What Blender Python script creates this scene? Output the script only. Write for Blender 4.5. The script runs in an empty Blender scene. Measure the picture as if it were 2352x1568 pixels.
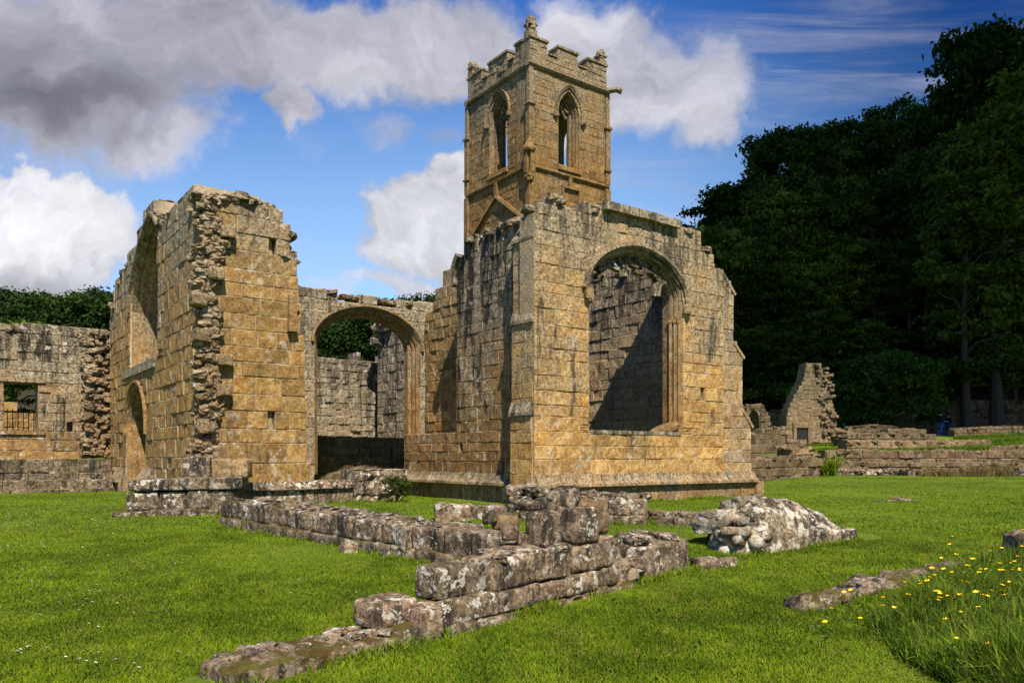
import bpy, math, random
import numpy as np
from mathutils import Vector, noise as mn

# ------------------------------------------------------------------ camera, sky, sun
S = bpy.context.scene
COL = S.collection
PI = math.pi
EYE = 1.65
FPX, HX, HY = 1800., 1176., 1050.        # focal length and horizon of the photograph on a 2352 px wide frame
cd = bpy.data.cameras.new('camera'); cam = bpy.data.objects.new('camera', cd); COL.objects.link(cam)
cam.location = (0, 0, EYE); cam.rotation_euler = (PI / 2, 0, 0)
cd.sensor_width = 36; cd.lens = 36 * FPX / 2352; cd.shift_y = (HY - 784) / 2352
cd.clip_start = .05; cd.clip_end = 3000
S.camera = cam
ANG = math.radians(36.4)                   # the church's long axis
UX, UY = math.cos(ANG), math.sin(ANG)
VX, VY = -UY, UX
P0 = ((1229 - HX) / FPX * 17, 17.)
SUN_EL, SUN_AZ = math.radians(52.5), math.radians(164)
sl = bpy.data.lights.new('sun', 'SUN'); so = bpy.data.objects.new('sun', sl); COL.objects.link(so)
sl.energy = 5; sl.angle = math.radians(.5); sl.color = (1, .9, .74)
sd = Vector((math.sin(SUN_AZ) * math.cos(SUN_EL), math.cos(SUN_AZ) * math.cos(SUN_EL), math.sin(SUN_EL)))
SUN_DIR = sd.copy()
so.rotation_euler = sd.to_track_quat('Z', 'Y').to_euler(); so.location = sd * 60
vs = S.view_settings; vs.view_transform = 'Standard'; vs.look = 'None'; vs.gamma = 1; vs.exposure = .75
S.cycles.max_bounces = 5; S.cycles.diffuse_bounces = 2; S.cycles.transparent_max_bounces = 4
S.cycles.caustics_reflective = False; S.cycles.caustics_refractive = False
try:
    S.cycles.use_denoising = True
except Exception:
    pass


class NT:
    """small helper round a node tree"""
    def __init__(s, t): s.t = t; t.nodes.clear()
    def n(s, typ, **kw):
        o = s.t.nodes.new(typ)
        for k, v in kw.items(): setattr(o, k, v)
        return o
    def l(s, a, b): s.t.links.new(a, b)
    def put(s, sock, v):
        if hasattr(v, 'links'): s.l(v, sock)
        elif isinstance(v, (tuple, list)) and len(v) == 3 and sock.type == 'RGBA': sock.default_value = (*v, 1)
        else: sock.default_value = v
    def m(s, op, a, b=0., c=None, clamp=False):
        o = s.n('ShaderNodeMath', operation=op, use_clamp=clamp); s.put(o.inputs[0], a); s.put(o.inputs[1], b)
        if c is not None: s.put(o.inputs[2], c)
        return o.outputs[0]
    def vm(s, op, a, b=None):
        o = s.n('ShaderNodeVectorMath', operation=op); s.put(o.inputs[0], a)
        if b is not None: s.put(o.inputs[1], b)
        return o.outputs[1] if op in ('LENGTH', 'DOT_PRODUCT') else o.outputs[0]
    def rng(s, v, a, b, c=0., d=1., smooth=True):
        o = s.n('ShaderNodeMapRange', interpolation_type='SMOOTHSTEP' if smooth else 'LINEAR')
        s.put(o.inputs[0], v)
        for i, x in enumerate((a, b, c, d)): s.put(o.inputs[i + 1], x)
        return o.outputs[0]
    def mix(s, f, a, b, mode='MIX'):
        o = s.n('ShaderNodeMix', data_type='RGBA', blend_type=mode); s.put(o.inputs[0], f); s.put(o.inputs[6], a); s.put(o.inputs[7], b)
        return o.outputs[2]
    def noise(s, vec, scale, detail=4., rough=.6, dist=0., col=False):
        o = s.n('ShaderNodeTexNoise'); s.put(o.inputs['Vector'], vec)
        o.inputs['Scale'].default_value = scale; o.inputs['Detail'].default_value = detail
        o.inputs['Roughness'].default_value = rough; o.inputs['Distortion'].default_value = dist
        return o.outputs[1 if col else 0]
    def ramp(s, f, stops, interp='LINEAR'):
        o = s.n('ShaderNodeValToRGB'); s.put(o.inputs[0], f); r = o.color_ramp; r.interpolation = interp
        while len(r.elements) < len(stops): r.elements.new(.5)
        for e, (p, c) in zip(r.elements, stops): e.position = p; e.color = (*c, 1)
        return o.outputs[0]
    def comb(s, x, y, z):
        o = s.n('ShaderNodeCombineXYZ')
        for i, v in enumerate((x, y, z)): s.put(o.inputs[i], v)
        return o.outputs[0]
    def sep(s, v):
        o = s.n('ShaderNodeSeparateXYZ'); s.put(o.inputs[0], v); return o.outputs


def build_world():
    w = bpy.data.worlds.new('World'); S.world = w; w.use_nodes = True
    N = NT(w.node_tree)
    sky = N.n('ShaderNodeTexSky', sky_type='NISHITA', sun_disc=False, sun_elevation=SUN_EL, sun_rotation=SUN_AZ,
              altitude=100, air_density=1.0, dust_density=.3, ozone_density=3.)
    hs = N.n('ShaderNodeHueSaturation'); hs.inputs['Saturation'].default_value = 1.25; hs.inputs['Value'].default_value = 1.
    N.l(sky.outputs[0], hs.inputs['Color'])
    d = N.n('ShaderNodeTexCoord').outputs['Generated']
    x, y, z = N.sep(d)
    ys = N.m('MAXIMUM', N.m('ABSOLUTE', y), .08)
    a = N.m('DIVIDE', x, ys); b = N.m('DIVIDE', z, ys)
    ab = N.comb(a, b, N.m('MULTIPLY', N.m('LESS_THAN', y, 0), 7.))
    def P(px, py): return ((px - HX) / FPX, (HY - py) / FPX)
    skyc = N.mix(N.rng(b, .1, .62), (4.2, 6.9, 10.6), (.26, 1.25, 4.6))
    skyc = N.mix(.25, skyc, hs.outputs[0])
    skyc = N.mix(N.m('MULTIPLY', N.rng(a, .05, .62), N.rng(b, .05, .5)), skyc, (.24, .36, .46), 'MULTIPLY')
    n1 = N.noise(ab, 3.2, 8., .56, .25, col=True)
    n2 = N.noise(ab, 11., 6., .6, .2, col=True)
    warp = N.vm('ADD', ab, N.vm('MULTIPLY', N.vm('SUBTRACT', n1, (.5, .5, .5)), (.30, .26, 0)))
    warp = N.vm('ADD', warp, N.vm('MULTIPLY', N.vm('SUBTRACT', n2, (.5, .5, .5)), (.085, .085, 0)))
    wx, wy, wz = N.sep(warp)
    flat = N.comb(wx, wy, 0)
    def blob(px, py, rx, ry, inner=.35, outer=1.15, amp=1.):
        c = P(px, py)
        v = N.vm('LENGTH', N.vm('MULTIPLY', N.vm('SUBTRACT', flat, (c[0], c[1], 0)), (FPX / rx, FPX / ry, 0)))
        return N.rng(v, outer, inner, 0., amp)
    def union(l):
        o = l[0]
        for k in l[1:]: o = N.m('MAXIMUM', o, k)
        return o
    bank = union([blob(140, 150, 440, 265, .45), blob(420, 100, 430, 190, .4), blob(760, 120, 400, 150, .35, 1.1), blob(1010, 95, 250, 150),
                  blob(620, 265, 95, 105, .3, 1.1), blob(1400, 170, 300, 215, .35, 1.1), blob(1585, 250, 100, 130, .2, 1.1, .85),
                  blob(330, 330, 190, 80, .2, 1.1, .7), blob(60, 310, 110, 40, .1, 1.1, .7)])
    low = union([blob(90, 545, 275, 175, .72, 1.05), blob(20, 640, 330, 140, .6, 1.1), blob(985, 520, 165, 130, .6, 1.08), blob(1035, 410, 95, 80, .55, 1.08),
                 blob(890, 590, 110, 75, .3, 1.1, .9), blob(900, 660, 240, 40, .1, 1.1, .75), blob(1560, 505, 110, 30, .1, 1.1, .5)])
    wisp = union([blob(900, 290, 130, 60, .05, 1.1, .5), blob(1010, 290, 80, 50, .05, 1.1, .45), blob(620, 330, 260, 60, .0, 1.1, .25), blob(760, 620, 320, 90, 0., 1.1, .3)])
    rot = N.n('ShaderNodeMapping'); rot.inputs['Rotation'].default_value = (0, 0, math.radians(-11)); rot.inputs['Scale'].default_value = (1.3, 11, 1)
    N.l(ab, rot.inputs[0])
    st = N.noise(rot.outputs[0], 2.2, 7., .62, .5)
    cir = N.m('MULTIPLY', N.rng(st, .40, .76, 0., .6), union([blob(1930, 140, 600, 260, .3, 1.25), blob(1450, 450, 320, 130, .2, 1.2, .6)]))
    fine = N.noise(warp, 5., 9., .6, 0.)
    dens = union([bank, low, wisp])
    body = N.rng(N.m('ADD', dens, N.m('MULTIPLY', N.m('SUBTRACT', fine, .5), 1.15)), .06, .86)
    alpha = N.m('MAXIMUM', N.m('MULTIPLY', body, .97), cir)
    n1s = N.noise(warp, 2.6, 6., .55, 0.)
    # cloud tones: grey undersides of the thick bank, white cumulus tops
    shade = N.m('MAXIMUM', blob(130, 255, 330, 120, .0, 1.3, .85), blob(20, 210, 260, 190, .0, 1.3, .7))
    shade = N.m('MAXIMUM', shade, blob(110, 690, 330, 90, .1, 1.2, .55))
    shade = N.m('MAXIMUM', shade, blob(1010, 620, 150, 45, .1, 1.2, .3))
    shade = N.m('ADD', shade, N.m('MULTIPLY', N.m('SUBTRACT', fine, .5), .75), clamp=True)
    bright = N.mix(low, N.mix(N.rng(n1s, .35, .68), (3.2, 3.15, 3.7), (6.2, 6.15, 6.7)), N.mix(N.rng(n1s, .3, .6), (4.6, 4.6, 5.1), (7.6, 7.6, 7.9)))
    cc = N.mix(shade, bright, (.95, .93, 1.12))
    cc = N.mix(N.rng(fine, .35, .6, .28, 0.), cc, (1.9, 1.9, 2.4))
    # billows: sides turned up to the sun are lighter, undersides darker
    f2 = N.noise(N.vm('ADD', warp, (.004, .035, 0)), 5., 9., .6, .1); g1 = N.noise(warp, 13., 7., .6, .2); g2 = N.noise(N.vm('ADD', warp, (.002, .014, 0)), 13., 7., .6, .2)
    emb = N.m('ADD', N.m('MULTIPLY', N.m('SUBTRACT', fine, f2), 1.1), N.m('MULTIPLY', N.m('SUBTRACT', g1, g2), .5))
    k = N.m('MINIMUM', N.m('MAXIMUM', N.m('ADD', emb, 1.0), .78), 1.2)
    cc = N.mix(1., cc, N.comb(k, k, k), 'MULTIPLY')
    cc = N.mix(cir, cc, (3.0, 3.6, 5.0))
    fin = N.mix(alpha, skyc, cc)
    bg = N.n('ShaderNodeBackground'); bg.inputs[1].default_value = .076; N.l(fin, bg.inputs[0])
    o = N.n('ShaderNodeOutputWorld'); N.l(bg.outputs[0], o.inputs[0])


build_world()


# ------------------------------------------------------------------ materials
def new_mat(name):
    m = bpy.data.materials.new(name); m.use_nodes = True
    N = NT(m.node_tree)
    b = N.n('ShaderNodeBsdfPrincipled'); b.inputs['Roughness'].default_value = .9
    b.inputs['Specular IOR Level'].default_value = .2
    o = N.n('ShaderNodeOutputMaterial'); N.l(b.outputs[0], o.inputs[0])
    return m, N, b


OCHRE = [(0, (.41, .265, .12)), (.25, (.50, .34, .16)), (.45, (.42, .29, .14)), (.6, (.56, .37, .16)), (.75, (.33, .22, .11)), (.9, (.49, .30, .11)), (1, (.46, .33, .18))]
GREY = [(0, (.30, .24, .165)), (.3, (.40, .33, .23)), (.55, (.25, .19, .125)), (.8, (.36, .29, .21)), (1, (.44, .35, .25))]


def stone_mat(name, cols, grey=(2., 7.), greyamt=.8, dark=.6, lichen=.4, moss=0., mortar=.6, lscale=5., bump=1., tint=(1, 1, 1), darkz=None, mcol=(.38, .31, .21), thr=0., lext=0.):
    m, N, b = new_mat(name)
    at = N.n('ShaderNodeAttribute', attribute_name='stone'); r, g, mo = N.sep(at.outputs['Vector'])
    geo = N.n('ShaderNodeNewGeometry'); pos = geo.outputs['Position']; px, py, pz = N.sep(pos)
    nx, ny, nz = N.sep(geo.outputs['Normal'])
    c = N.ramp(r, cols)
    big = N.noise(pos, .55, 4., .6); mid = N.noise(pos, 2.6, 6., .65, .3); fine = N.noise(pos, 17., 8., .68, .2)
    c = N.mix(N.rng(N.noise(pos, 5., 5., .6, .6), .38, .62), c, N.mix(1., c, (.72, .62, .52), 'MULTIPLY'))
    c = N.mix(1., c, N.ramp(N.m('ADD', N.m('MULTIPLY', g, .55), N.m('MULTIPLY', mid, .45)), [(0, (.62, .62, .62)), (1, (1.3, 1.25, 1.2))]), 'MULTIPLY')
    # weathered grey skin, stronger towards the exposed tops
    h = N.rng(pz, grey[0], grey[1], 0., 1., False)
    gm = N.rng(N.m('ADD', N.m('MULTIPLY', h, .55), N.m('ADD', N.m('MULTIPLY', big, .65), N.m('MULTIPLY', mid, .45))), .62, 1.0, 0., greyamt)
    gc = N.mix(N.rng(fine, .35, .65), (.12, .10, .068), (.35, .305, .22))
    c = N.mix(gm, c, gc)
    # dark rain streaks
    ms = N.n('ShaderNodeMapping'); ms.inputs['Scale'].default_value = (4.2, 4.2, .55); N.l(pos, ms.inputs[0])
    sn = N.noise(ms.outputs[0], 1., 7., .68, .5)
    hz = h if darkz is None else N.rng(pz, darkz[0], darkz[1], 0., 1., False)
    dm = N.rng(N.m('ADD', sn, N.m('ADD', N.m('MULTIPLY', hz, .16), N.m('MULTIPLY', N.m('SUBTRACT', big, .5), .5))), .60, .74, 0., dark)
    c = N.mix(dm, c, (.028, .023, .018))
    blot = N.rng(N.noise(pos, 6.5, 7., .72, .3), .60 - thr, .68 - thr, 0., dark * .8)
    c = N.mix(blot, c, (.045, .036, .027))
    spk = N.rng(N.noise(pos, 23., 4., .75, .6), .615 - thr * .5, .66 - thr * .5, 0., dark * .7)
    c = N.mix(spk, c, (.04, .032, .022))
    # pits and grain
    c = N.mix(1., c, N.ramp(fine, [(.28, (.30, .27, .23)), (.5, (1, 1, 1)), (.75, (1.38, 1.34, 1.26))]), 'MULTIPLY')
    # mortar
    c = N.mix(N.m('MULTIPLY', N.rng(N.m('ADD', mo, N.m('MULTIPLY', N.m('SUBTRACT', mid, .5), .5)), .3, .62), mortar), c, N.mix(N.rng(big, .4, .6), mcol, tuple(x * .45 for x in mcol)))
    # lichen crusts
    if lichen:
        reg = N.rng(N.noise(pos, .9, 3., .6), .42 - lext, .62 - lext)
        vo = N.n('ShaderNodeTexVoronoi'); vo.inputs['Scale'].default_value = lscale
        wp = N.vm('ADD', pos, N.vm('MULTIPLY', N.vm('SUBTRACT', N.noise(pos, 8., 4., .7, 0., True), (.5, .5, .5)), (.35, .35, .35)))
        N.l(wp, vo.inputs['Vector'])
        sz = N.m('MULTIPLY', N.sep(vo.outputs['Color'])[0], .46)
        dd = N.rng(N.m('SUBTRACT', vo.outputs['Distance'], sz), .03, -.03)
        ln = N.rng(N.noise(pos, 6., 6., .7, .2), .58 - lext * .45, .62 - lext * .45)
        l2 = N.m('MULTIPLY', N.rng(N.noise(pos, 19., 5., .7, .4), .60, .64), N.rng(N.noise(pos, 2.3, 3., .6), .42, .56))
        lm = N.m('MULTIPLY', N.m('MAXIMUM', l2, N.m('MAXIMUM', N.m('MULTIPLY', dd, N.m('ADD', reg, .25)), N.m('MULTIPLY', ln, reg))), lichen, clamp=True)
        c = N.mix(lm, c, N.mix(fine, (.30, .27, .225), (.66, .61, .53)))
    if moss:
        mm = N.m('ADD', N.rng(nz, .2, .8, 0., .12), N.noise(pos, 2.2, 6., .7, .3))
        mm = N.rng(mm, .665 - .06 * moss, .735 - .06 * moss)
        c = N.mix(N.m('MULTIPLY', mm, min(1, moss)), c, N.mix(fine, (.022, .018, .006), N.mix(N.rng(N.noise(pos, 9., 4., .6), .4, .6), (.11, .062, .016), (.13, .13, .022))))
    if tint != (1, 1, 1): c = N.mix(1., c, tint, 'MULTIPLY')
    N.l(c, b.inputs['Base Color'])
    hgt = N.m('ADD', N.m('MULTIPLY', fine, .45), N.m('ADD', N.m('MULTIPLY', mid, .9), N.m('MULTIPLY', N.noise(pos, 42., 4., .7), .22)))
    bp = N.n('ShaderNodeBump'); bp.inputs['Strength'].default_value = .9; bp.inputs['Distance'].default_value = .05 * bump
    N.l(hgt, bp.inputs['Height']); N.l(bp.outputs[0], b.inputs['Normal'])
    return m


M = {}
def pal(k, l): return [(p, tuple(min(.9, x * y) for x, y in zip(c, k))) for p, c in l]


M['west'] = stone_mat('ochre_ashlar_stone', pal((.7, .7, .57), OCHRE), (3.5, 9.5), .8, .55, .4, mcol=(.46, .37, .26), mortar=.75)
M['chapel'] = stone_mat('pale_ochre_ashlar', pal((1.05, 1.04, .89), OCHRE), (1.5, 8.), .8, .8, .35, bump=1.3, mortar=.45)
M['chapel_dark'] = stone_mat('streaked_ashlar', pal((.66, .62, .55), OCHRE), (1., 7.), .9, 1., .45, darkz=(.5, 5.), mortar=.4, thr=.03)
M['inner'] = stone_mat('grey_inner_stone', [(0, (.30, .24, .16)), (.3, (.46, .34, .19)), (.6, (.32, .235, .14)), (.85, (.42, .29, .14)), (1, (.42, .34, .24))], (1., 8.), .6, .85, .35, darkz=(3., 7.), mortar=.4)
M['tower'] = stone_mat('tower_ashlar', pal((.54, .52, .44), OCHRE), (11., 17.5), .7, .55, .1, darkz=(9., 19.), mortar=.35)
M['arch'] = stone_mat('grey_weathered_ashlar', pal((.85, .8, .7), GREY), (0., 5.), .8, .75, .6, mortar=.45)
M['plinth'] = stone_mat('weathered_plinth_stone', pal((.62, .6, .55), OCHRE), (-1., 3.), .8, .7, .45, mortar=.3)
M['trim'] = stone_mat('moulded_stone', pal((.62, .6, .54), OCHRE), (2., 8.), .75, .6, .2)
M['rubble'] = stone_mat('rubble_core_stone', pal((.75, .68, .55), GREY), (0., 9.), .6, .8, .4, .55, mortar=.4)
LOW = [(0, (.22, .165, .11)), (.35, (.30, .225, .15)), (.6, (.17, .13, .09)), (.8, (.27, .165, .115)), (1, (.33, .26, .18))]
M['low'] = stone_mat('lichened_grey_stone', LOW, (-2., 1.5), .3, 1., 1., .55, .3, 7., 1.2, thr=.10, lext=.03)
M['lump'] = stone_mat('white_lichened_rubble', pal((1.1, 1.05, 1.), LOW), (-2., 1.), .6, .9, 1., .2, .3, 5., 1.4, thr=.06, lext=.10)
M['moss'] = stone_mat('mossy_dark_stone', pal((.65, .6, .55), LOW), (-2., 1.5), .4, 1., .5, 1.4, .3, 8., 1.2, thr=.09, lext=.0)
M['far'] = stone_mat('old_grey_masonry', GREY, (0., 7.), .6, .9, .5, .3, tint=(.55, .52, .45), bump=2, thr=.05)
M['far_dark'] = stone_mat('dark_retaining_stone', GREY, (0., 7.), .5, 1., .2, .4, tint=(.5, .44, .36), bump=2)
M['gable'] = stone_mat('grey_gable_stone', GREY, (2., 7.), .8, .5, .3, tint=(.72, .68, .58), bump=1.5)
M['left'] = stone_mat('stained_boundary_ashlar', pal((.62, .58, .5), OCHRE), (.5, 6.), .9, 1., .7, darkz=(0., 6.), mortar=.4)


def plain(name, col, rough=.85, var=.35, scale=8.):
    m, N, b = new_mat(name)
    p = N.n('ShaderNodeNewGeometry').outputs['Position']
    c = N.mix(N.noise(p, scale, 5., .65), tuple(x * (1 - var) for x in col), tuple(min(1, x * (1 + var)) for x in col))
    N.l(c, b.inputs['Base Color']); b.inputs['Roughness'].default_value = rough
    return m


def leaf_mat(name, dark, light, rand=.5, trans=.25):
    m, N, b = new_mat(name)
    at = N.n('ShaderNodeAttribute', attribute_name='leaf'); r, g, _ = N.sep(at.outputs['Vector'])
    oi = N.n('ShaderNodeObjectInfo')
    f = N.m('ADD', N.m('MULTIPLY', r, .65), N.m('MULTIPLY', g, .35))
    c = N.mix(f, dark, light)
    c = N.mix(1., c, N.ramp(oi.outputs['Random'], [(0, (1 - rand, 1 - rand * .8, 1 - rand)), (1, (1 + rand * .75, 1 + rand * .6, 1 + rand * .3))]), 'MULTIPLY')
    N.l(c, b.inputs['Base Color']); b.inputs['Roughness'].default_value = .8; b.inputs['Specular IOR Level'].default_value = .08
    t = N.n('ShaderNodeBsdfTranslucent'); N.l(c, t.inputs[0])
    mx = N.n('ShaderNodeMixShader'); mx.inputs[0].default_value = trans
    o = [n for n in N.t.nodes if n.type == 'OUTPUT_MATERIAL'][0]
    N.l(b.outputs[0], mx.inputs[1]); N.l(t.outputs[0], mx.inputs[2]); N.l(mx.outputs[0], o.inputs[0])
    return m


M['leaf'] = leaf_mat('dark_oak_leaves', (.016, .034, .005), (.115, .17, .022), .7, .3)
M['leaf_light'] = leaf_mat('fresh_green_leaves', (.024, .054, .008), (.12, .19, .026), .2)
M['needle'] = leaf_mat('conifer_needles', (.010, .022, .008), (.03, .055, .016), .3, .1)
M['far_leaf'] = leaf_mat('far_wood_leaves', (.012, .03, .007), (.038, .075, .013), .4)
M['shrub'] = leaf_mat('shrub_leaves', (.02, .035, .006), (.09, .11, .02), .2)
M['grass'] = leaf_mat('lawn_grass_blades', (.04, .088, .004), (.215, .30, .015), 0, .3)
M['long'] = leaf_mat('long_meadow_blades', (.014, .040, .002), (.15, .23, .02), 0, .25)
M['dry'] = leaf_mat('dry_stalks', (.10, .07, .02), (.26, .19, .07), 0, .2)
M['bark'] = plain('grey_brown_bark', (.06, .048, .036), .95, .5, 6.)
M['dead'] = plain('bleached_dead_wood', (.42, .36, .28), .9, .3, 9.)
M['iron'] = plain('black_iron', (.02, .02, .022), .5)
M['skin'] = plain('skin', (.5, .3, .22), .6, .1)
M['jacket'] = plain('dark_jacket_cloth', (.014, .015, .016), .9, .3)
M['coat'] = plain('black_coat_cloth', (.008, .008, .012), .9, .3)
M['denim'] = plain('blue_denim', (.05, .12, .30), .9, .3, 14.)
M['denim2'] = plain('dark_blue_denim', (.022, .05, .15), .9, .3, 14.)
M['hair'] = plain('dark_hair', (.015, .011, .008), .7)
M['shoe'] = plain('pale_shoe', (.45, .45, .45), .7, .1)
M['paper'] = plain('white_paper', (.75, .75, .72), .7, .05)
M['petal_y'] = plain('yellow_petals', (.85, .55, .012), .5, .15, 40.)
M['petal_w'] = plain('white_petals', (.8, .8, .78), .6, .05)
M['stem'] = plain('green_stem', (.05, .11, .015), .7)


def ground_mat():
    m, N, b = new_mat('mown_lawn')
    p = N.n('ShaderNodeNewGeometry').outputs['Position']
    x, y, z = N.sep(p)
    n1 = N.noise(p, .35, 4., .6); n2 = N.noise(p, 2.2, 5., .65, .4); n3 = N.noise(p, 26., 5., .75, .3)
    c = N.mix(N.rng(n1, .35, .65), (.085, .14, .006), (.14, .20, .010))
    c = N.mix(N.rng(n2, .48, .72, 0., .55), c, (.17, .17, .03))
    c = N.mix(N.rng(n2, .5, .3, 0., .6), c, (.028, .062, .003))
    c = N.mix(1., c, N.ramp(n3, [(.3, (.38, .42, .3)), (.55, (1, 1, 1)), (.75, (1.45, 1.4, 1.3))]), 'MULTIPLY')
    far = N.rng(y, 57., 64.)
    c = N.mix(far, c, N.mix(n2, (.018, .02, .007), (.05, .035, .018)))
    N.l(c, b.inputs['Base Color'])
    bp = N.n('ShaderNodeBump'); bp.inputs['Strength'].default_value = .8; bp.inputs['Distance'].default_value = .05
    N.l(N.m('ADD', n3, N.m('MULTIPLY', n2, .8)), bp.inputs['Height']); N.l(bp.outputs[0], b.inputs['Normal'])
    return m


M['lawn'] = ground_mat()


# ------------------------------------------------------------------ mesh helpers
def link(o, parent=None):
    COL.objects.link(o)
    if parent: o.parent = parent
    return o


def mesh_obj(name, verts, faces, mat, parent=None, attr=None, aname='stone', smooth=False, mats=None, midx=None):
    me = bpy.data.meshes.new(name)
    me.from_pydata([tuple(v) for v in verts], [], faces)
    for mm in (mats or [mat]): me.materials.append(mm)
    if midx is not None: me.polygons.foreach_set('material_index', midx)
    if attr is not None:
        a = me.attributes.new(aname, 'FLOAT_VECTOR', 'POINT')
        a.data.foreach_set('vector', np.asarray(attr, dtype=np.float32).ravel())
    if smooth: me.polygons.foreach_set('use_smooth', [True] * len(me.polygons))
    me.update()
    return link(bpy.data.objects.new(name, me), parent)


def tag(o, label, cat, group=None, kind=None):
    if label: o['label'] = label
    if cat: o['category'] = cat
    if group: o['group'] = group
    if kind: o['kind'] = kind
    return o


class Frame:
    """church-aligned local frame (u along the church, v across it, z up) placed at a thing's base"""
    def __init__(s, name, u, v, z, label, cat, group=None):
        s.b = (u, v, z)
        s.o = bpy.data.objects.new(name, None); COL.objects.link(s.o)
        s.o.location = (P0[0] + u * UX + v * VX, P0[1] + u * UY + v * VY, z)
        s.o.rotation_euler = (0, 0, ANG); s.o.empty_display_size = .3
        tag(s.o, label, cat, group)
    def loc(s, p): return (p[0] - s.b[0], p[1] - s.b[1], p[2] - s.b[2])


class FrameW(Frame):
    """frame at a world point turned by rz; coordinates are local already"""
    def __init__(s, name, x, y, z, rz, label, cat, group=None):
        s.b = (0, 0, 0)
        s.o = bpy.data.objects.new(name, None); COL.objects.link(s.o)
        s.o.location = (x, y, z); s.o.rotation_euler = (0, 0, rz); s.o.empty_display_size = .3
        tag(s.o, label, cat, group)


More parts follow.
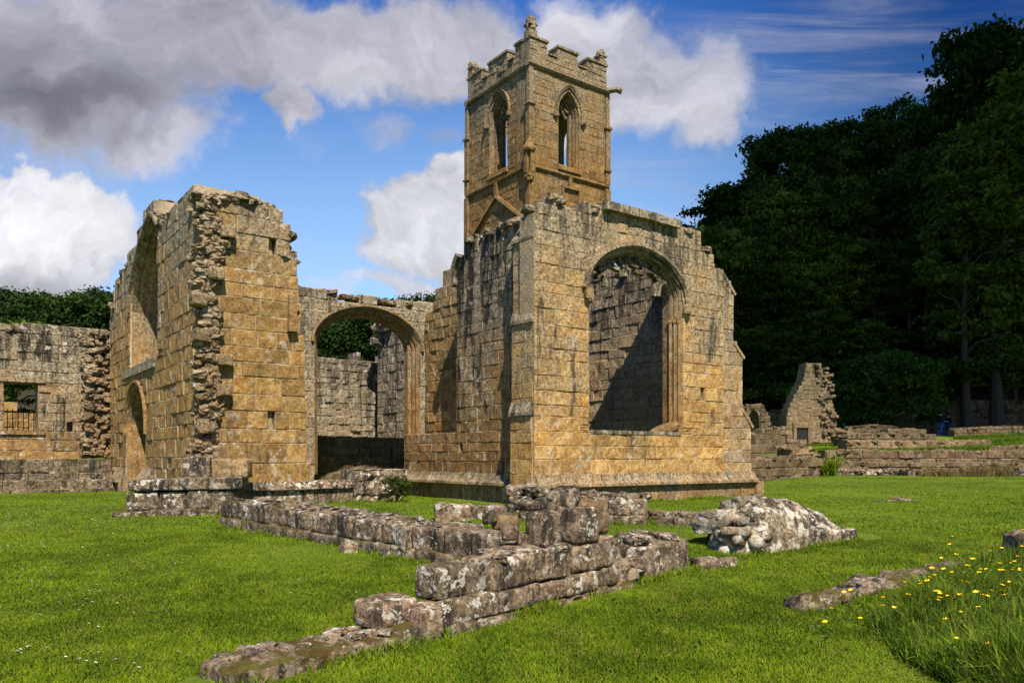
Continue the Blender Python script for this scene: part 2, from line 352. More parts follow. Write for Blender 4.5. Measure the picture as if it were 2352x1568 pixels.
class MB:
    smooth = False
    def __init__(s): s.v = []; s.f = []; s.a = []
    def add(s, vs, fs, at=None):
        o = len(s.v); s.v += vs; s.f += [tuple(i + o for i in f) for f in fs]
        s.a += at if at else [(.5, .5, 0)] * len(vs)
    def box(s, f, s0, s1, d0, d1, z0, z1, at=None):
        c = [f(a, d, z) for z in (z0, z1) for d in (d0, d1) for a in (s0, s1)]
        s.add(c, [(0, 2, 3, 1), (4, 5, 7, 6), (0, 1, 5, 4), (2, 6, 7, 3), (0, 4, 6, 2), (1, 3, 7, 5)], [at or (.5, .5, 0)] * 8)
    def sweep(s, f, path, prof, rng=None, closed=False, seg=.5):
        """prof: list of (outward, depth); path: (s, z) points; the profile runs along the path"""
        n = len(path); k = len(prof); o = len(s.v)
        for i, (a, z) in enumerate(path):
            p, q = path[max(i - 1, 0)], path[min(i + 1, n - 1)]
            tx, tz = q[0] - p[0], q[1] - p[1]; L = math.hypot(tx, tz) or 1
            nx, nz = -tz / L, tx / L
            r = (rng.random(), rng.random(), 0) if rng else (.5, .5, 0)
            for (w, d) in prof:
                s.v.append(f(a + nx * w, d, z + nz * w)); s.a.append(r)
        for i in range(n - 1):
            for j in range(k):
                s.f.append((o + i * k + j, o + i * k + (j + 1) % k, o + (i + 1) * k + (j + 1) % k, o + (i + 1) * k + j))
        s.f.append(tuple(o + j for j in range(k))[::-1]); s.f.append(tuple(o + (n - 1) * k + j for j in range(k)))
    def tube(s, pts, rad, n=8, at=(.5, .5, 0)):
        o = len(s.v)
        for i, p in enumerate(pts):
            p = Vector(p); t = (Vector(pts[min(i + 1, len(pts) - 1)]) - Vector(pts[max(i - 1, 0)])).normalized()
            x = t.orthogonal().normalized(); y = t.cross(x)
            for j in range(n):
                q = p + (x * math.cos(2 * PI * j / n) + y * math.sin(2 * PI * j / n)) * rad[i]
                s.v.append(tuple(q)); s.a.append(at)
        for i in range(len(pts) - 1):
            for j in range(n):
                s.f.append((o + i * n + j, o + i * n + (j + 1) % n, o + (i + 1) * n + (j + 1) % n, o + (i + 1) * n + j))
        s.f.append(tuple(o + j for j in range(n))[::-1]); s.f.append(tuple(o + (len(pts) - 1) * n + j for j in range(n)))
    def rock(s, c, r, rng, rough=.22, sub=2, flat=None):
        """an irregular stone: a subdivided box pushed towards a rounded block"""
        k = sub + 2; idx = {}; vs = []
        seed = Vector((rng.random() * 50, rng.random() * 50, rng.random() * 50))
        rz = rng.random() * PI if flat is None else flat
        tilt = rng.gauss(0, .12), rng.gauss(0, .12)
        cz, sz = math.cos(rz), math.sin(rz); fs = []
        def vid(i, j, l):
            key = (i, j, l)
            if key not in idx:
                p = Vector((i / k * 2 - 1, j / k * 2 - 1, l / k * 2 - 1))
                q = p.normalized() * 1.22; p = p.lerp(q, .42)
                w = mn.noise_vector(p * 1.1 + seed); w2 = mn.noise_vector(p * 3.3 + seed)
                p = p + w * rough * 1.1 + w2 * rough * .55
                p = Vector((p.x * r[0], p.y * r[1], p.z * r[2]))
                p.z += p.x * tilt[0] + p.y * tilt[1]
                idx[key] = len(vs); vs.append((c[0] + p.x * cz - p.y * sz, c[1] + p.x * sz + p.y * cz, c[2] + p.z))
            return idx[key]
        for a in range(k):
            for e in range(k):
                fs += [(vid(a, e, 0), vid(a, e + 1, 0), vid(a + 1, e + 1, 0), vid(a + 1, e, 0)), (vid(a, e, k), vid(a + 1, e, k), vid(a + 1, e + 1, k), vid(a, e + 1, k)),
                       (vid(a, 0, e), vid(a + 1, 0, e), vid(a + 1, 0, e + 1), vid(a, 0, e + 1)), (vid(a, k, e), vid(a, k, e + 1), vid(a + 1, k, e + 1), vid(a + 1, k, e)),
                       (vid(0, a, e), vid(0, a, e + 1), vid(0, a + 1, e + 1), vid(0, a + 1, e)), (vid(k, a, e), vid(k, a + 1, e), vid(k, a + 1, e + 1), vid(k, a, e + 1))]
        s.add(vs, fs, [(rng.random(), rng.random(), 1. if rng.random() < .16 else 0.)] * len(vs))
    def ashlar(s, f, s0, s1, d0, d1, z0, z1, rng, r=.05, rough=1., step=.045):
        """one worn squared block with rounded arrises and an uneven face"""
        c = ((s0 + s1) / 2, (d0 + d1) / 2, (z0 + z1) / 2); h = (max((s1 - s0) / 2, .02), max((d1 - d0) / 2, .02), max((z1 - z0) / 2, .02))
        r = min(r, min(h) * .8); n = [min(18, max(4, int(2 * q / step))) for q in h]; idx = {}; vs = []; fs = []
        seed = Vector((rng.random() * 50, rng.random() * 50, rng.random() * 50)); tl = rng.gauss(0, .02), rng.gauss(0, .025)
        def g(i, m, hh):     # lattice, denser at the arrises
            if i == 0: return -hh
            if i == m: return hh
            e = min(r, hh * .5); return -hh + e + (2 * hh - 2 * e) * (i - 1) / max(1, m - 2)
        def vid(*k):
            if k not in idx:
                p = Vector([g(k[a], n[a], h[a]) for a in range(3)])
                q = Vector([max(-(h[a] - r), min(h[a] - r, p[a])) for a in range(3)]); d = p - q
                d = d.normalized() if d.length > 1e-6 else Vector((0, 0, 1))
                w = mn.noise(p * 2.6 + seed) * .02 + mn.noise(p * 8 + seed) * .014 + mn.noise(p * 19 + seed) * .008
                p = q + d * (r + w * rough * min(1, min(h) / .12))
                idx[k] = len(vs); vs.append(f(c[0] + p.x, c[1] + p.y + p.x * tl[1], c[2] + p.z + p.x * tl[0]))
            return idx[k]
        for ax in range(3):
            a, b = (ax + 1) % 3, (ax + 2) % 3
            for i in range(n[a]):
                for j in range(n[b]):
                    for end in (0, n[ax]):
                        def K(x, y):
                            k = [0, 0, 0]; k[ax] = end; k[a] = x; k[b] = y; return vid(*k)
                        q = (K(i, j), K(i + 1, j), K(i + 1, j + 1), K(i, j + 1)); fs.append(q if end else q[::-1])
        s.add(vs, fs, [(rng.random(), rng.random(), 0)] * len(vs))
    def build(s, name, mat, parent=None, smooth=None):
        if smooth is None: smooth = s.smooth
        return mesh_obj(name, s.v, s.f, mat, parent, s.a, smooth=smooth)


def scan(poly, z):
    xs = []
    for i in range(len(poly)):
        (a, za), (b, zb) = poly[i], poly[(i + 1) % len(poly)]
        if (za <= z) != (zb <= z): xs.append(a + (z - za) / (zb - za) * (b - a))
    xs.sort()
    return [(xs[i], xs[i + 1]) for i in range(0, len(xs) - 1, 2)]


def putlog(l, w=.075):
    return l


def stone_wall(mb, f, outline, holes=(), thick=.9, course=(.30, .42), length=(.4, .9), seed=1, rough=.012, prot=.012, groove=.03,
               edge=.028, jag=.0, cell=.2, batter=0., front=0., pits=()):
    """courses of separate stones through the wall's thickness; f(s, depth, z) gives the point. outline, holes: polygons in (s, z)"""
    rng = random.Random(seed)
    zs = [p[1] for p in outline]; z0, z1 = min(zs), max(zs)
    smin, smax = min(p[0] for p in outline) - 1, max(p[0] for p in outline) + 1
    rows = [z0]
    while rows[-1] < z1 - course[0] * .6: rows.append(rows[-1] + rng.uniform(*course))
    rows[-1] = z1
    if len(rows) == 1: rows = [z0, z1]
    def do_row(za, zb, spl, depth=0, clip=None):
        zm = (za + zb) / 2
        ha = [scan(h, za + 1e-3) for h in holes]; hb = [scan(h, zb - 1e-3) for h in holes]
        outs = scan(outline, zm)
        if jag and not depth: outs = [(a + rng.uniform(-jag, jag), b + rng.uniform(-jag, jag)) for a, b in outs]
        if clip is not None: outs = [(max(a, clip[0]), min(b, clip[1])) for a, b in outs if min(b, clip[1]) > max(a, clip[0]) + .01]
        bad = [k for k, (a, b) in enumerate(zip(ha, hb)) if len(a) != len(b) or (not a and scan(holes[k], zm))]
        if bad and zb - za > .05 and depth < 4:
            xs = []
            for k in bad:
                for q in range(9):
                    for iv in scan(holes[k], za + (zb - za) * (q + .5) / 9): xs += iv
            if xs:
                lo, hi = min(xs) - .05, max(xs) + .05
                lo = max([x for x in spl if x < lo] + [smin]); hi = min([x for x in spl if x > hi] + [smax])
                rest = []
                for (a, b) in outs:
                    if min(b, lo) > a + .01: rest.append((a, min(b, lo)))
                    if b > max(a, hi) + .01: rest.append((max(a, hi), b))
                cl = (lo, hi) if clip is None else (max(lo, clip[0]), min(hi, clip[1]))
                fin = spl if depth else spl
                do_row(za, zm, fin, depth + 1, cl); do_row(zm, zb, fin, depth + 1, cl)
                outs = rest; ha = [h if k not in bad else [] for k, h in enumerate(ha)]; hb = [h if k not in bad else [] for k, h in enumerate(hb)]
        elif bad:
            hm = [scan(h, zm) for h in holes]; ha = hb = hm
        segs = []
        for (a, b) in outs:
            cur = [(a, a, b, b)]
            for la, lb in zip(ha, hb):
                for (x0, x1), (y0, y1) in zip(la, lb):
                    nxt = []
                    for (p, q, r, t) in cur:
                        if max(x1, y1) <= min(p, q) or min(x0, y0) >= max(r, t): nxt.append((p, q, r, t)); continue
                        if min(x0, y0) > max(p, q) + .02: nxt.append((p, q, x0, y0))
                        if max(x1, y1) < min(r, t) - .02: nxt.append((x1, y1, r, t))
                    cur = nxt
            segs += cur
        for (p, q, r, t) in segs:
            L0, L1 = max(p, q), min(r, t)
            cuts = [x for x in spl if L0 + .16 < x < L1 - .16]
            pz = [c for c, z in pits if za <= z < zb and L0 + .3 < c < L1 - .3]
            for c in pz: cuts = sorted([x for x in cuts if abs(x - c) > .22] + [c - .08, c + .09])
            e = [(p, q)] + [(x, x) for x in cuts] + [(r, t)]
            for (a0, a1), (b0, b1) in zip(e, e[1:]):
                if b0 - a0 < .015 and b1 - a1 < .015: continue
                stone(za, zb, a0, a1, b0, b1, .3 if any(abs(c - (a0 + b0) / 2) < .03 for c in pz) else 0)
    def stone(za, zb, a0, a1, b0, b1, sunk=0):
        L = max(b0 - a0, b1 - a1, .02); Hh = zb - za
        es, ez = min(edge / L, .3), min(edge / Hh, .3)
        ns, nz = max(1, int(L / cell)), max(1, int(Hh / cell))
        fs = [0] + [es + (1 - 2 * es) * i / ns for i in range(ns + 1)] + [1]
        fz = [0] + [ez + (1 - 2 * ez) * i / nz for i in range(nz + 1)] + [1]
        off = rng.gauss(0, prot); gv = groove * rng.uniform(.5, 1.5); r = (rng.random(), rng.random()); nS, nZ = len(fs), len(fz)
        vs, at = [], []
        zmid = (za + zb) / 2
        for side in (0, 1):
            for j, tz in enumerate(fz):
                for i, ts in enumerate(fs):
                    rim = i in (0, nS - 1) or j in (0, nZ - 1)
                    a = a0 + (a1 - a0) * tz; b = b0 + (b1 - b0) * tz
                    z = za + Hh * tz; sp = a + (b - a) * ts
                    dz = gv if rim else off + rng.gauss(0, rough)
                    if not rim:
                        sp += rng.gauss(0, rough * .5); z += rng.gauss(0, rough * .5)
                    bt = front + sunk - batter * (z - z0)
                    dep = bt + dz if side == 0 else thick - dz
                    if side == 1 and dep < 0.02: dep = .02
                    vs.append(f(sp, dep, z)); at.append((r[0], r[1], 1. if rim else 0.))
        K = nS * nZ; fc = []
        for j in range(nZ - 1):
            for i in range(nS - 1):
                q = j * nS + i
                fc.append((q, q + 1, q + nS + 1, q + nS)); fc.append((K + q, K + q + nS, K + q + nS + 1, K + q + 1))
        ring = [i for i in range(nS)] + [j * nS + nS - 1 for j in range(1, nZ)] + [(nZ - 1) * nS + i for i in range(nS - 2, -1, -1)] + [j * nS for j in range(nZ - 2, 0, -1)]
        for k, q in enumerate(ring):
            w = ring[(k + 1) % len(ring)]; fc.append((q, K + q, K + w, w))
        mb.add(vs, fc, at)
    smin, smax = min(p[0] for p in outline) - 1, max(p[0] for p in outline) + 1
    for za, zb in zip(rows, rows[1:]):
        spl = [smin + rng.uniform(0, length[1])]
        while spl[-1] < smax: spl.append(spl[-1] + rng.uniform(*length))
        do_row(za, zb, spl)


def ell_arch(c, a, zs, b, n=24, pointed=0., z_bot=None):
    """(s, z) along an arch from the left springing to the right"""
    pts = []
    for i in range(n + 1):
        t = PI * (1 - i / n); x = math.cos(t); y = math.sin(t)
        pts.append((c + a * x, zs + b * (y * (1 - pointed) + pointed * (1 - abs(x) ** 1.25))))
    if z_bot is not None: pts = [(c - a, z_bot)] + pts + [(c + a, z_bot)]
    return pts


def lancet(c, a, zs, zt, n=10, z_bot=None):
    """pointed two-centred arch"""
    hgt = zt - zs; R = (a * a + hgt * hgt) / (2 * a); pts = []
    th = math.asin(min(1, hgt / R))
    for i in range(n + 1):
        t = th * i / n; pts.append((c - a + R - R * math.cos(t), zs + R * math.sin(t)))
    pts += [(2 * c - x, z) for x, z in pts[-2::-1]]
    if z_bot is not None: pts = [(c - a, z_bot)] + pts + [(c + a, z_bot)]
    return pts


def ground_z(x, y):
    def sm(a, b, t):
        t = min(1, max(0, (t - a) / (b - a))); return t * t * (3 - 2 * t)
    base = .05 * (y - 5) if y < 15 else .5 + .1 * (1 - math.exp(-(y - 15) / 2.))
    if y < 3: base = -.1
    z = base
    r = sm(6.5, 10., x)
    z += r * sm(18, 33, y) * .3
    # terrace to the east of the church
    z += sm(9.5, 12., x) * sm(33.4, 34.4, y) * .92
    z += sm(9.5, 12., x) * sm(36, 57, y) * 1.35
    # raised ground behind the western terrace wall
    wu = (x - P0[0]) * UX + (y - P0[1]) * UY; wv = (x - P0[0]) * VX + (y - P0[1]) * VY
    z += sm(-5.4, -5.9, wu) * sm(14.0, 14.6, wv) * .9
    # wooded hillside and far hill
    east = sm(6, 14, x)
    z += east * (sm(62, 70, y) * (.27 * max(0, min(x, 90) - 15)) + .45 * max(0, min(y, 110) - 62.5))
    z += (1 - east) * .17 * max(0, min(y, 175) - 45)
    return z


# ------------------------------------------------------------------ ground and grass
def build_ground():
    xs = np.unique(np.concatenate([np.arange(-26, 40, .5), np.arange(-400, -26, 22), np.arange(40, 420, 20)]))
    ys = np.unique(np.concatenate([np.arange(2, 36, .4), np.arange(36, 80, 1.), np.arange(80, 200, 6), np.arange(200, 900, 60), np.arange(-300, 2, 25)]))
    vs = [(x, y, ground_z(x, y) + .03 * mn.noise(Vector((x * .5, y * .5, 3)))) for y in ys for x in xs]
    n = len(xs); fs = [(j * n + i, j * n + i + 1, (j + 1) * n + i + 1, (j + 1) * n + i) for j in range(len(ys) - 1) for i in range(n - 1)]
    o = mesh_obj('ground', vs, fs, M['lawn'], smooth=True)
    tag(o, 'mown green lawn rising gently to the ruins and the wooded hill', 'ground', kind='structure')


build_ground()


def blades(name, pts, h, w, mat, seed, lean=.5, parent=None, kind='stuff', segs=2, tuft=None):
    """pts: n x 3 bases; each blade a bent tapering strip"""
    R = np.random.default_rng(seed); n = len(pts)
    th = R.uniform(0, 2 * PI, n); hh = h * R.uniform(.55, 1.25, n); ww = w * R.uniform(.7, 1.3, n)
    la = R.uniform(0, lean, n) * hh; lt = R.uniform(0, 2 * PI, n)
    dx, dy = np.cos(th), np.sin(th); lx, ly = np.cos(lt) * la, np.sin(lt) * la
    L = []
    for k, (t, wk) in enumerate([(0, 1.), (.55, .8)] if segs == 2 else [(0, 1.), (.35, .95), (.7, .65)]):
        cx = pts[:, 0] + lx * t * t; cy = pts[:, 1] + ly * t * t; cz = pts[:, 2] + hh * t * (1 - .12 * t)
        L.append(np.stack([cx - dx * ww * wk / 2, cy - dy * ww * wk / 2, cz], 1)); L.append(np.stack([cx + dx * ww * wk / 2, cy + dy * ww * wk / 2, cz], 1))
    L.append(np.stack([pts[:, 0] + lx, pts[:, 1] + ly, pts[:, 2] + hh * (1 - .35 * (la / hh) ** 2)], 1))
    k = len(L); V = np.stack(L, 1).reshape(-1, 3)
    base = np.arange(n)[:, None] * k
    quads = []
    for i in range(segs - 1): quads.append(base + np.array([2 * i, 2 * i + 1, 2 * i + 3, 2 * i + 2]))
    tri = base + np.array([k - 3, k - 2, k - 1])
    nq = len(quads) * n
    loops = np.concatenate([np.concatenate(quads).ravel(), tri.ravel()])
    starts = np.concatenate([np.arange(nq) * 4, nq * 4 + np.arange(n) * 3])
    me = bpy.data.meshes.new(name); me.vertices.add(len(V)); me.vertices.foreach_set('co', V.astype(np.float32).ravel())
    me.loops.add(len(loops)); me.loops.foreach_set('vertex_index', loops.astype(np.int32))
    me.polygons.add(len(starts)); me.polygons.foreach_set('loop_start', starts.astype(np.int32))
    me.update(calc_edges=True)
    a = me.attributes.new('leaf', 'FLOAT_VECTOR', 'POINT')
    r1 = R.uniform(0, 1, n) if tuft is None else np.clip(tuft + R.normal(0, .18, n), 0, 1)
    at = np.repeat(np.stack([r1, R.uniform(0, 1, n), np.zeros(n)], 1), k, 0)
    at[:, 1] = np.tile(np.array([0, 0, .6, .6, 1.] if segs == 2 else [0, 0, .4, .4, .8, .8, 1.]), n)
    a.data.foreach_set('vector', at.astype(np.float32).ravel())
    me.materials.append(mat)
    o = link(bpy.data.objects.new(name, me), parent)
    if kind: o['kind'] = kind
    return o


GSEG = []   # low walls' footprints, kept free of grass: (x0, y0, x1, y1, half width)


def lawn_points(n, y0, y1, seed, power=1.8):
    R = np.random.default_rng(seed)
    t = R.uniform(0, 1, n); y = y0 * (y1 / y0) ** (t ** (1 / 1.0))
    x = R.uniform(-.70, .70, n) * y
    keep = np.ones(n, bool)
    for (ax, ay, bx, by, hw) in GSEG:
        dx, dy = bx - ax, by - ay; L2 = dx * dx + dy * dy
        s = np.clip(((x - ax) * dx + (y - ay) * dy) / L2, 0, 1)
        keep &= np.hypot(x - ax - s * dx, y - ay - s * dy) > hw
    wu = (x - P0[0]) * UX + (y - P0[1]) * UY; wv = (x - P0[0]) * VX + (y - P0[1]) * VY
    keep &= ~((wu > -.1) & (wu < 8) & (wv > -.2) & (wv < 12))
    x, y = x[keep], y[keep]
    z = np.array([ground_z(a, b) for a, b in zip(x, y)])
    return np.stack([x, y, z], 1)


# ------------------------------------------------------------------ the ruins
def fv(Fr, v, sgn=1):
    """wall facing the camera side (normal -v) at v"""
    return lambda s, d, z: Fr.loc((s, v + d, z))


def fu(Fr, u):
    """wall facing west (normal -u) at u"""
    return lambda s, d, z: Fr.loc((u + d, s, z))


def rubble_patch(mb, pts, rng, size=(.10, .24), out=(0, 0)):
    for p in pts:
        r = rng.uniform(*size)
        mb.rock(p, (r * rng.uniform(.9, 1.7), r * rng.uniform(.8, 1.3), r * rng.uniform(.35, .75)), rng, .3, 1)


# ---- roofless south chapel
def chapel():
    F = Frame('chapel_ruin', 2., 1., .6, 'roofless ochre stone chapel with a wide arched window opening, before the tower', 'church ruin')
    rng = random.Random(4)
    win = ell_arch(3.17, 1.6, 5.6, 1.03, 26, .12, 2.27)
    out = [(-.015, .6), (6.35, .6), (6.35, 6.75), (5.95, 6.75), (5.95, 7.05), (5.45, 7.05), (5.45, 7.35), (4.4, 7.42), (2., 7.48), (.9, 7.22), (.75, 7.38), (.55, 7.4), (.5, 7.15), (.1, 7.1), (-.015, 6.85)]
    mb = MB(); stone_wall(mb, fv(F, 0), out, [win], .55, (.22, .40), (.3, .95), 11, .006, .006, .016, .016, cell=.13, pits=[(5.5, 3.4)])
    SW = mb.build('south_wall', M['chapel'], F.o)
    # plinth with its weathered moulding
    f = fv(F, 0); mb = MB()
    pl = [(-.03, 0), (-.05, -.08), (-.10, -.16), (-.18, -.22), (-.19, -.28), (-.12, -.31), (-.06, -.33), (-.06, -.72), (-.14, -.74), (-.14, -.9)]
    def plinth(f, s0, s1, z):
        n = max(1, int((s1 - s0) / .62))
        for i in range(n):
            a, b = s0 + (s1 - s0) * i / n, s0 + (s1 - s0) * (i + 1) / n - .012
            r = (rng.random(), rng.random(), 0); vs, fs = [], []
            jit = rng.uniform(-.012, .012)
            for q in (a, b):
                for (d, h) in pl: vs.append(f(q, d + jit, z + h))
                vs.append(f(q, .3, z - .9)); vs.append(f(q, .3, z))
            k = len(pl) + 2
            fs = [(j, (j + 1) % k, k + (j + 1) % k, k + j) for j in range(k)] + [tuple(range(k))[::-1], tuple(range(k, 2 * k))]
            mb.add(vs, fs, [r] * len(vs))
    plinth(f, .0, 7.62, 1.27); mb.build('plinth', M['plinth'], F.o)
    mb = MB(); plinth(fu(F, .3), .95, 6.45, 1.27); mb.build('plinth', M['plinth'], F.o)
    # west wall: high part, and the low sill of its fallen window
    mb = MB()
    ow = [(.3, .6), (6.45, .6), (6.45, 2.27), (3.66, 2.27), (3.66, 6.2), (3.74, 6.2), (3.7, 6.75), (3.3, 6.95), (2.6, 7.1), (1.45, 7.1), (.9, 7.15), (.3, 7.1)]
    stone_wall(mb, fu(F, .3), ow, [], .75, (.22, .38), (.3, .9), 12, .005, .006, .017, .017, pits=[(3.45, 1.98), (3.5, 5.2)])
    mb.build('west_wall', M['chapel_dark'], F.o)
    mb = MB()
    stone_wall(mb, fu(F, 1.06), [(3.2, .6), (6.55, .6), (6.55, 5.9), (6.1, 5.95), (6.0, 6.3), (5.7, 6.4), (5.6, 6.7), (5.1, 6.8), (3.2, 6.9)], [], .4, (.26, .34), (.3, .6), 13, .008, .01, .02, .018)
    mb.build('window_infill', M['west'], F.o)
    mb = MB(); g = fu(F, .3)           # hood mould stop left on the broken jamb
    mb.sweep(g, [(3.68, 6.05), (3.76, 6.3), (3.72, 6.5), (3.58, 6.72), (3.5, 6.8)], [(-.07, -.1), (.07, -.1), (.07, .2), (-.07, .2)])
    mb.build('hood_stop', M['trim'], F.o)
    # stepped south-west buttress
    mb = MB(); mc = MB(); fb = fu(F, 0.0)
    def butt(f, s0, s1, stages, back, seed):
        for k, (za, zb, d, cap) in enumerate(stages):
            stone_wall(mb, f, [(s0, za), (s1, za), (s1, zb), (s0, zb)], [], back, (.26, .36), (.45, .95), seed + k, .004, .004, .011, .016, front=d)
            if cap:
                nd = stages[k + 1][2] if k + 1 < len(stages) else d + .3
                e = .045; r = (rng.random(), rng.random(), 0)
                P_ = [(d - e, zb), (d - e, zb + .07), (nd + .01, zb + .07 + cap), (back, zb + .07 + cap), (back, zb)]
                vs = [f(q, a, h) for q in (s0 - .025, s1 + .012) for a, h in P_]; kk = len(P_)
                mc.add(vs, [(j, (j + 1) % kk, kk + (j + 1) % kk, kk + j) for j in range(kk)] + [tuple(range(kk))[::-1], tuple(range(kk, 2 * kk))], [r] * len(vs))
    butt(fb, .05, .84, [(.6, 2.57, -.06, .26), (2.68, 4.6, -.02, .24), (4.7, 6.44, .02, .5)], .5, 20)
    BU = mb.build('buttress', M['chapel'], F.o); 
    for q in range(0, len(mc.f), 7):
        k0 = min(min(f_) for f_ in mc.f[q:q + 7]); w_ = MB(); w_.add(mc.v[k0:k0 + 10], [tuple(i - k0 for i in f_) for f_ in mc.f[q:q + 7]], mc.a[k0:k0 + 10]); w_.build('weathering', M['plinth'], BU)
    # stepped east buttress, seen in profile
    mb = MB()
    prof = [(6.1, .6), (7.58, .6), (7.58, 2.55), (7.2, 2.95), (7.2, 4.42), (6.82, 4.75), (6.82, 6.1), (6.3, 6.6), (6.1, 6.6)]
    stone_wall(mb, fv(F, .04), prof, [], .86, (.28, .36), (.35, .6), 30, .006, .006, .016, .016, cell=.13)
    for x, z, dx, dz in ((7.58, 2.55, .38, .4), (7.2, 4.42, .38, .33), (6.82, 6.1, .5, .5)):
        mb.sweep(fv(F, .02), [(x + .07, z - .07), (x - dx, z + dz)], [(-.03, 0), (.05, 0), (.05, .9), (-.03, .9)])
    mb.build('buttress', M['inner'], F.o)
    mb = MB(); plinth(fv(F, .06), 6.4, 7.7, 1.27)
    mb.box(fv(F, -.16), 7.55, 7.86, 0, .9, .6, 1.0, (.3, .6, 0)); mb.build('buttress_plinth', M['plinth'], F.o)
    # east wall seen through the window
    mb = MB(); stone_wall(mb, fu(F, 5.4), [(.9, .6), (6.6, .6), (6.6, 6.8), (4.6, 6.85), (4.5, 7.1), (2., 7.12), (.9, 7.2)], [], .9, (.24, .36), (.3, .75), 14, .008, .010, .018, .018)
    mb.build('east_wall', M['inner'], F.o)
    # capping slabs left of the roof
    mb = MB()
    for a, b, h in [(1.98, 3.02, 0), (3.03, 3.75, .005), (3.76, 4.5, -.01)]: mb.box(fv(F, -.16), a, b, 0, .8, 7.38 + h, 7.57 + h, (rng.random(), .4, 0))
    mb.build('coping', M['arch'], F.o)
    mb = MB()
    for s, z in [(.1, 7.1), (.35, 7.12), (.62, 7.4), (.7, 7.35), (.95, 7.22), (1.3, 7.28), (1.7, 7.35), (5.0, 7.38), (5.3, 7.36), (5.7, 7.06), (6.1, 6.76), (5.85, 7.06)]:
        mb.rock(F.loc((s, rng.uniform(.1, .4), z)), (.16, .18, .07), rng, .3, 1)
    mb.build('broken_wall_top', M['rubble'], F.o); mb = MB()
    for v in np.arange(1., 3.6, .22):
        mb.rock(F.loc((rng.uniform(.35, .8), v, 7.06)), (.2, .15, .08), rng, .3, 1)
    mb.build('broken_wall_top', M['rubble'], F.o); mb = MB()
    for v in np.arange(1.5, 6., .3):
        mb.rock(F.loc((rng.uniform(5.5, 5.9), v, 6.95 if v < 4.3 else 6.75)), (.2, .17, .08), rng, .3, 1)
    mb.build('broken_wall_top', M['rubble'], F.o)
    # window arch: hood mould and three receding orders, jambs included
    mb = MB(); f = fv(F, 0)
    hood = ell_arch(3.17, 1.6, 5.6, 1.03, 30, .12)
    hood = [(1.5, 5.45)] + hood + [(4.84, 5.45)]
    mb.sweep(f, hood, [(.17, -.10), (.17, .02), (.06, .02), (.02, -.05), (.08, -.11)], rng)
    for s in (1.5, 4.86): mb.rock(F.loc((s, -.06, 5.4)), (.1, .09, .12), rng, .2, 1)
    mb.build('hood_mould', M['trim'], SW)
    mb = MB()
    for k, (off, d0, d1, w) in enumerate([(0, .05, .54, .07), (.06, .13, .54, .06), (.11, .24, .54, .07)]):
        a = 1.6 - off; pth = [(3.17 - a, 2.27)] + [(3.17 - a, 2.27 + 3.33 * i / 9) for i in range(1, 9)] + ell_arch(3.17, a, 5.6, 1.03 - off * .8, 26, .12) + [(3.17 + a, 5.6 - 3.33 * i / 9) for i in range(1, 9)] + [(3.17 + a, 2.27)]
        mb.sweep(f, pth, [(.01, d0), (.01, d1), (-w, d1), (-w, d0 + .05), (-w * .6, d0)], rng)
    for off, d, r in [(.07, .1, .03), (.13, .19, .03), (.19, .29, .03)]:
        x = 3.17 + 1.6 - off
        mb.tube([F.loc((x, d, 2.5)), F.loc((x, d, 5.1))], [r, r], 8)
        mb.tube([F.loc((x, d, 5.02)), F.loc((x, d, 5.07)), F.loc((x, d, 5.14))], [r, r * 1.7, r * 1.3], 8)
    mb.rock(F.loc((4.45, .35, 2.34)), (.3, .24, .14), rng, .2, 1)
    mb.build('window_jamb', M['trim'], SW)
    # sill slabs
    mb = MB()
    for i in range(5):
        a = 1.6 + i * .62; mb.box(fv(F, -.02), a, min(a + .6, 4.74), 0, .56, 2.2, 2.285, (rng.random(), rng.random(), 0))
    mb.build('sill', M['plinth'], SW)
    # hanging fragments of the tracery
    mb = MB()
    def Z(x, y):
        px, py = 1291.5 + x * .3296, 516.6 + y * .3296; t = (px - HX) / FPX; vv = .24
        u = (t * (P0[1] + vv * VY) - P0[0] - vv * VX) / (UX - t * UY); Y = P0[1] + u * UY + vv * VY
        return (u, EYE + (HY - py) / FPX * Y - .10)
    bars = [[(238, 270), (268, 285), (288, 325), (300, 388)], [(318, 215), (275, 300), (232, 335)], [(325, 232), (345, 262), (390, 285)], [(352, 225), (330, 250), (300, 262)],
            [(378, 205), (408, 240), (428, 280), (432, 330)], [(440, 195), (436, 262), (408, 318), (385, 325)], [(445, 200), (470, 245), (520, 268)],
            [(505, 200), (545, 250), (558, 285), (550, 322)], [(558, 300), (520, 305), (498, 292)], [(560, 225), (572, 275), (565, 310)], [(575, 290), (622, 302), (650, 345), (682, 378)],
            [(632, 470), (640, 400), (668, 372), (715, 372)], [(660, 470), (668, 400), (690, 378)], [(232, 240), (262, 250), (300, 235)], [(615, 262), (640, 300), (676, 320)], [(270, 385), (300, 390)], [(640, 345), (668, 335), (676, 300)]]
    for i, bpts in enumerate(bars):
        mb.sweep(fv(F, .17), [Z(*p) for p in bpts], [(-.045, 0), (.045, 0), (.06, .07), (.045, .16), (-.045, .16), (-.06, .07)], rng)
    mb.build('tracery', M['arch'], SW)


chapel()


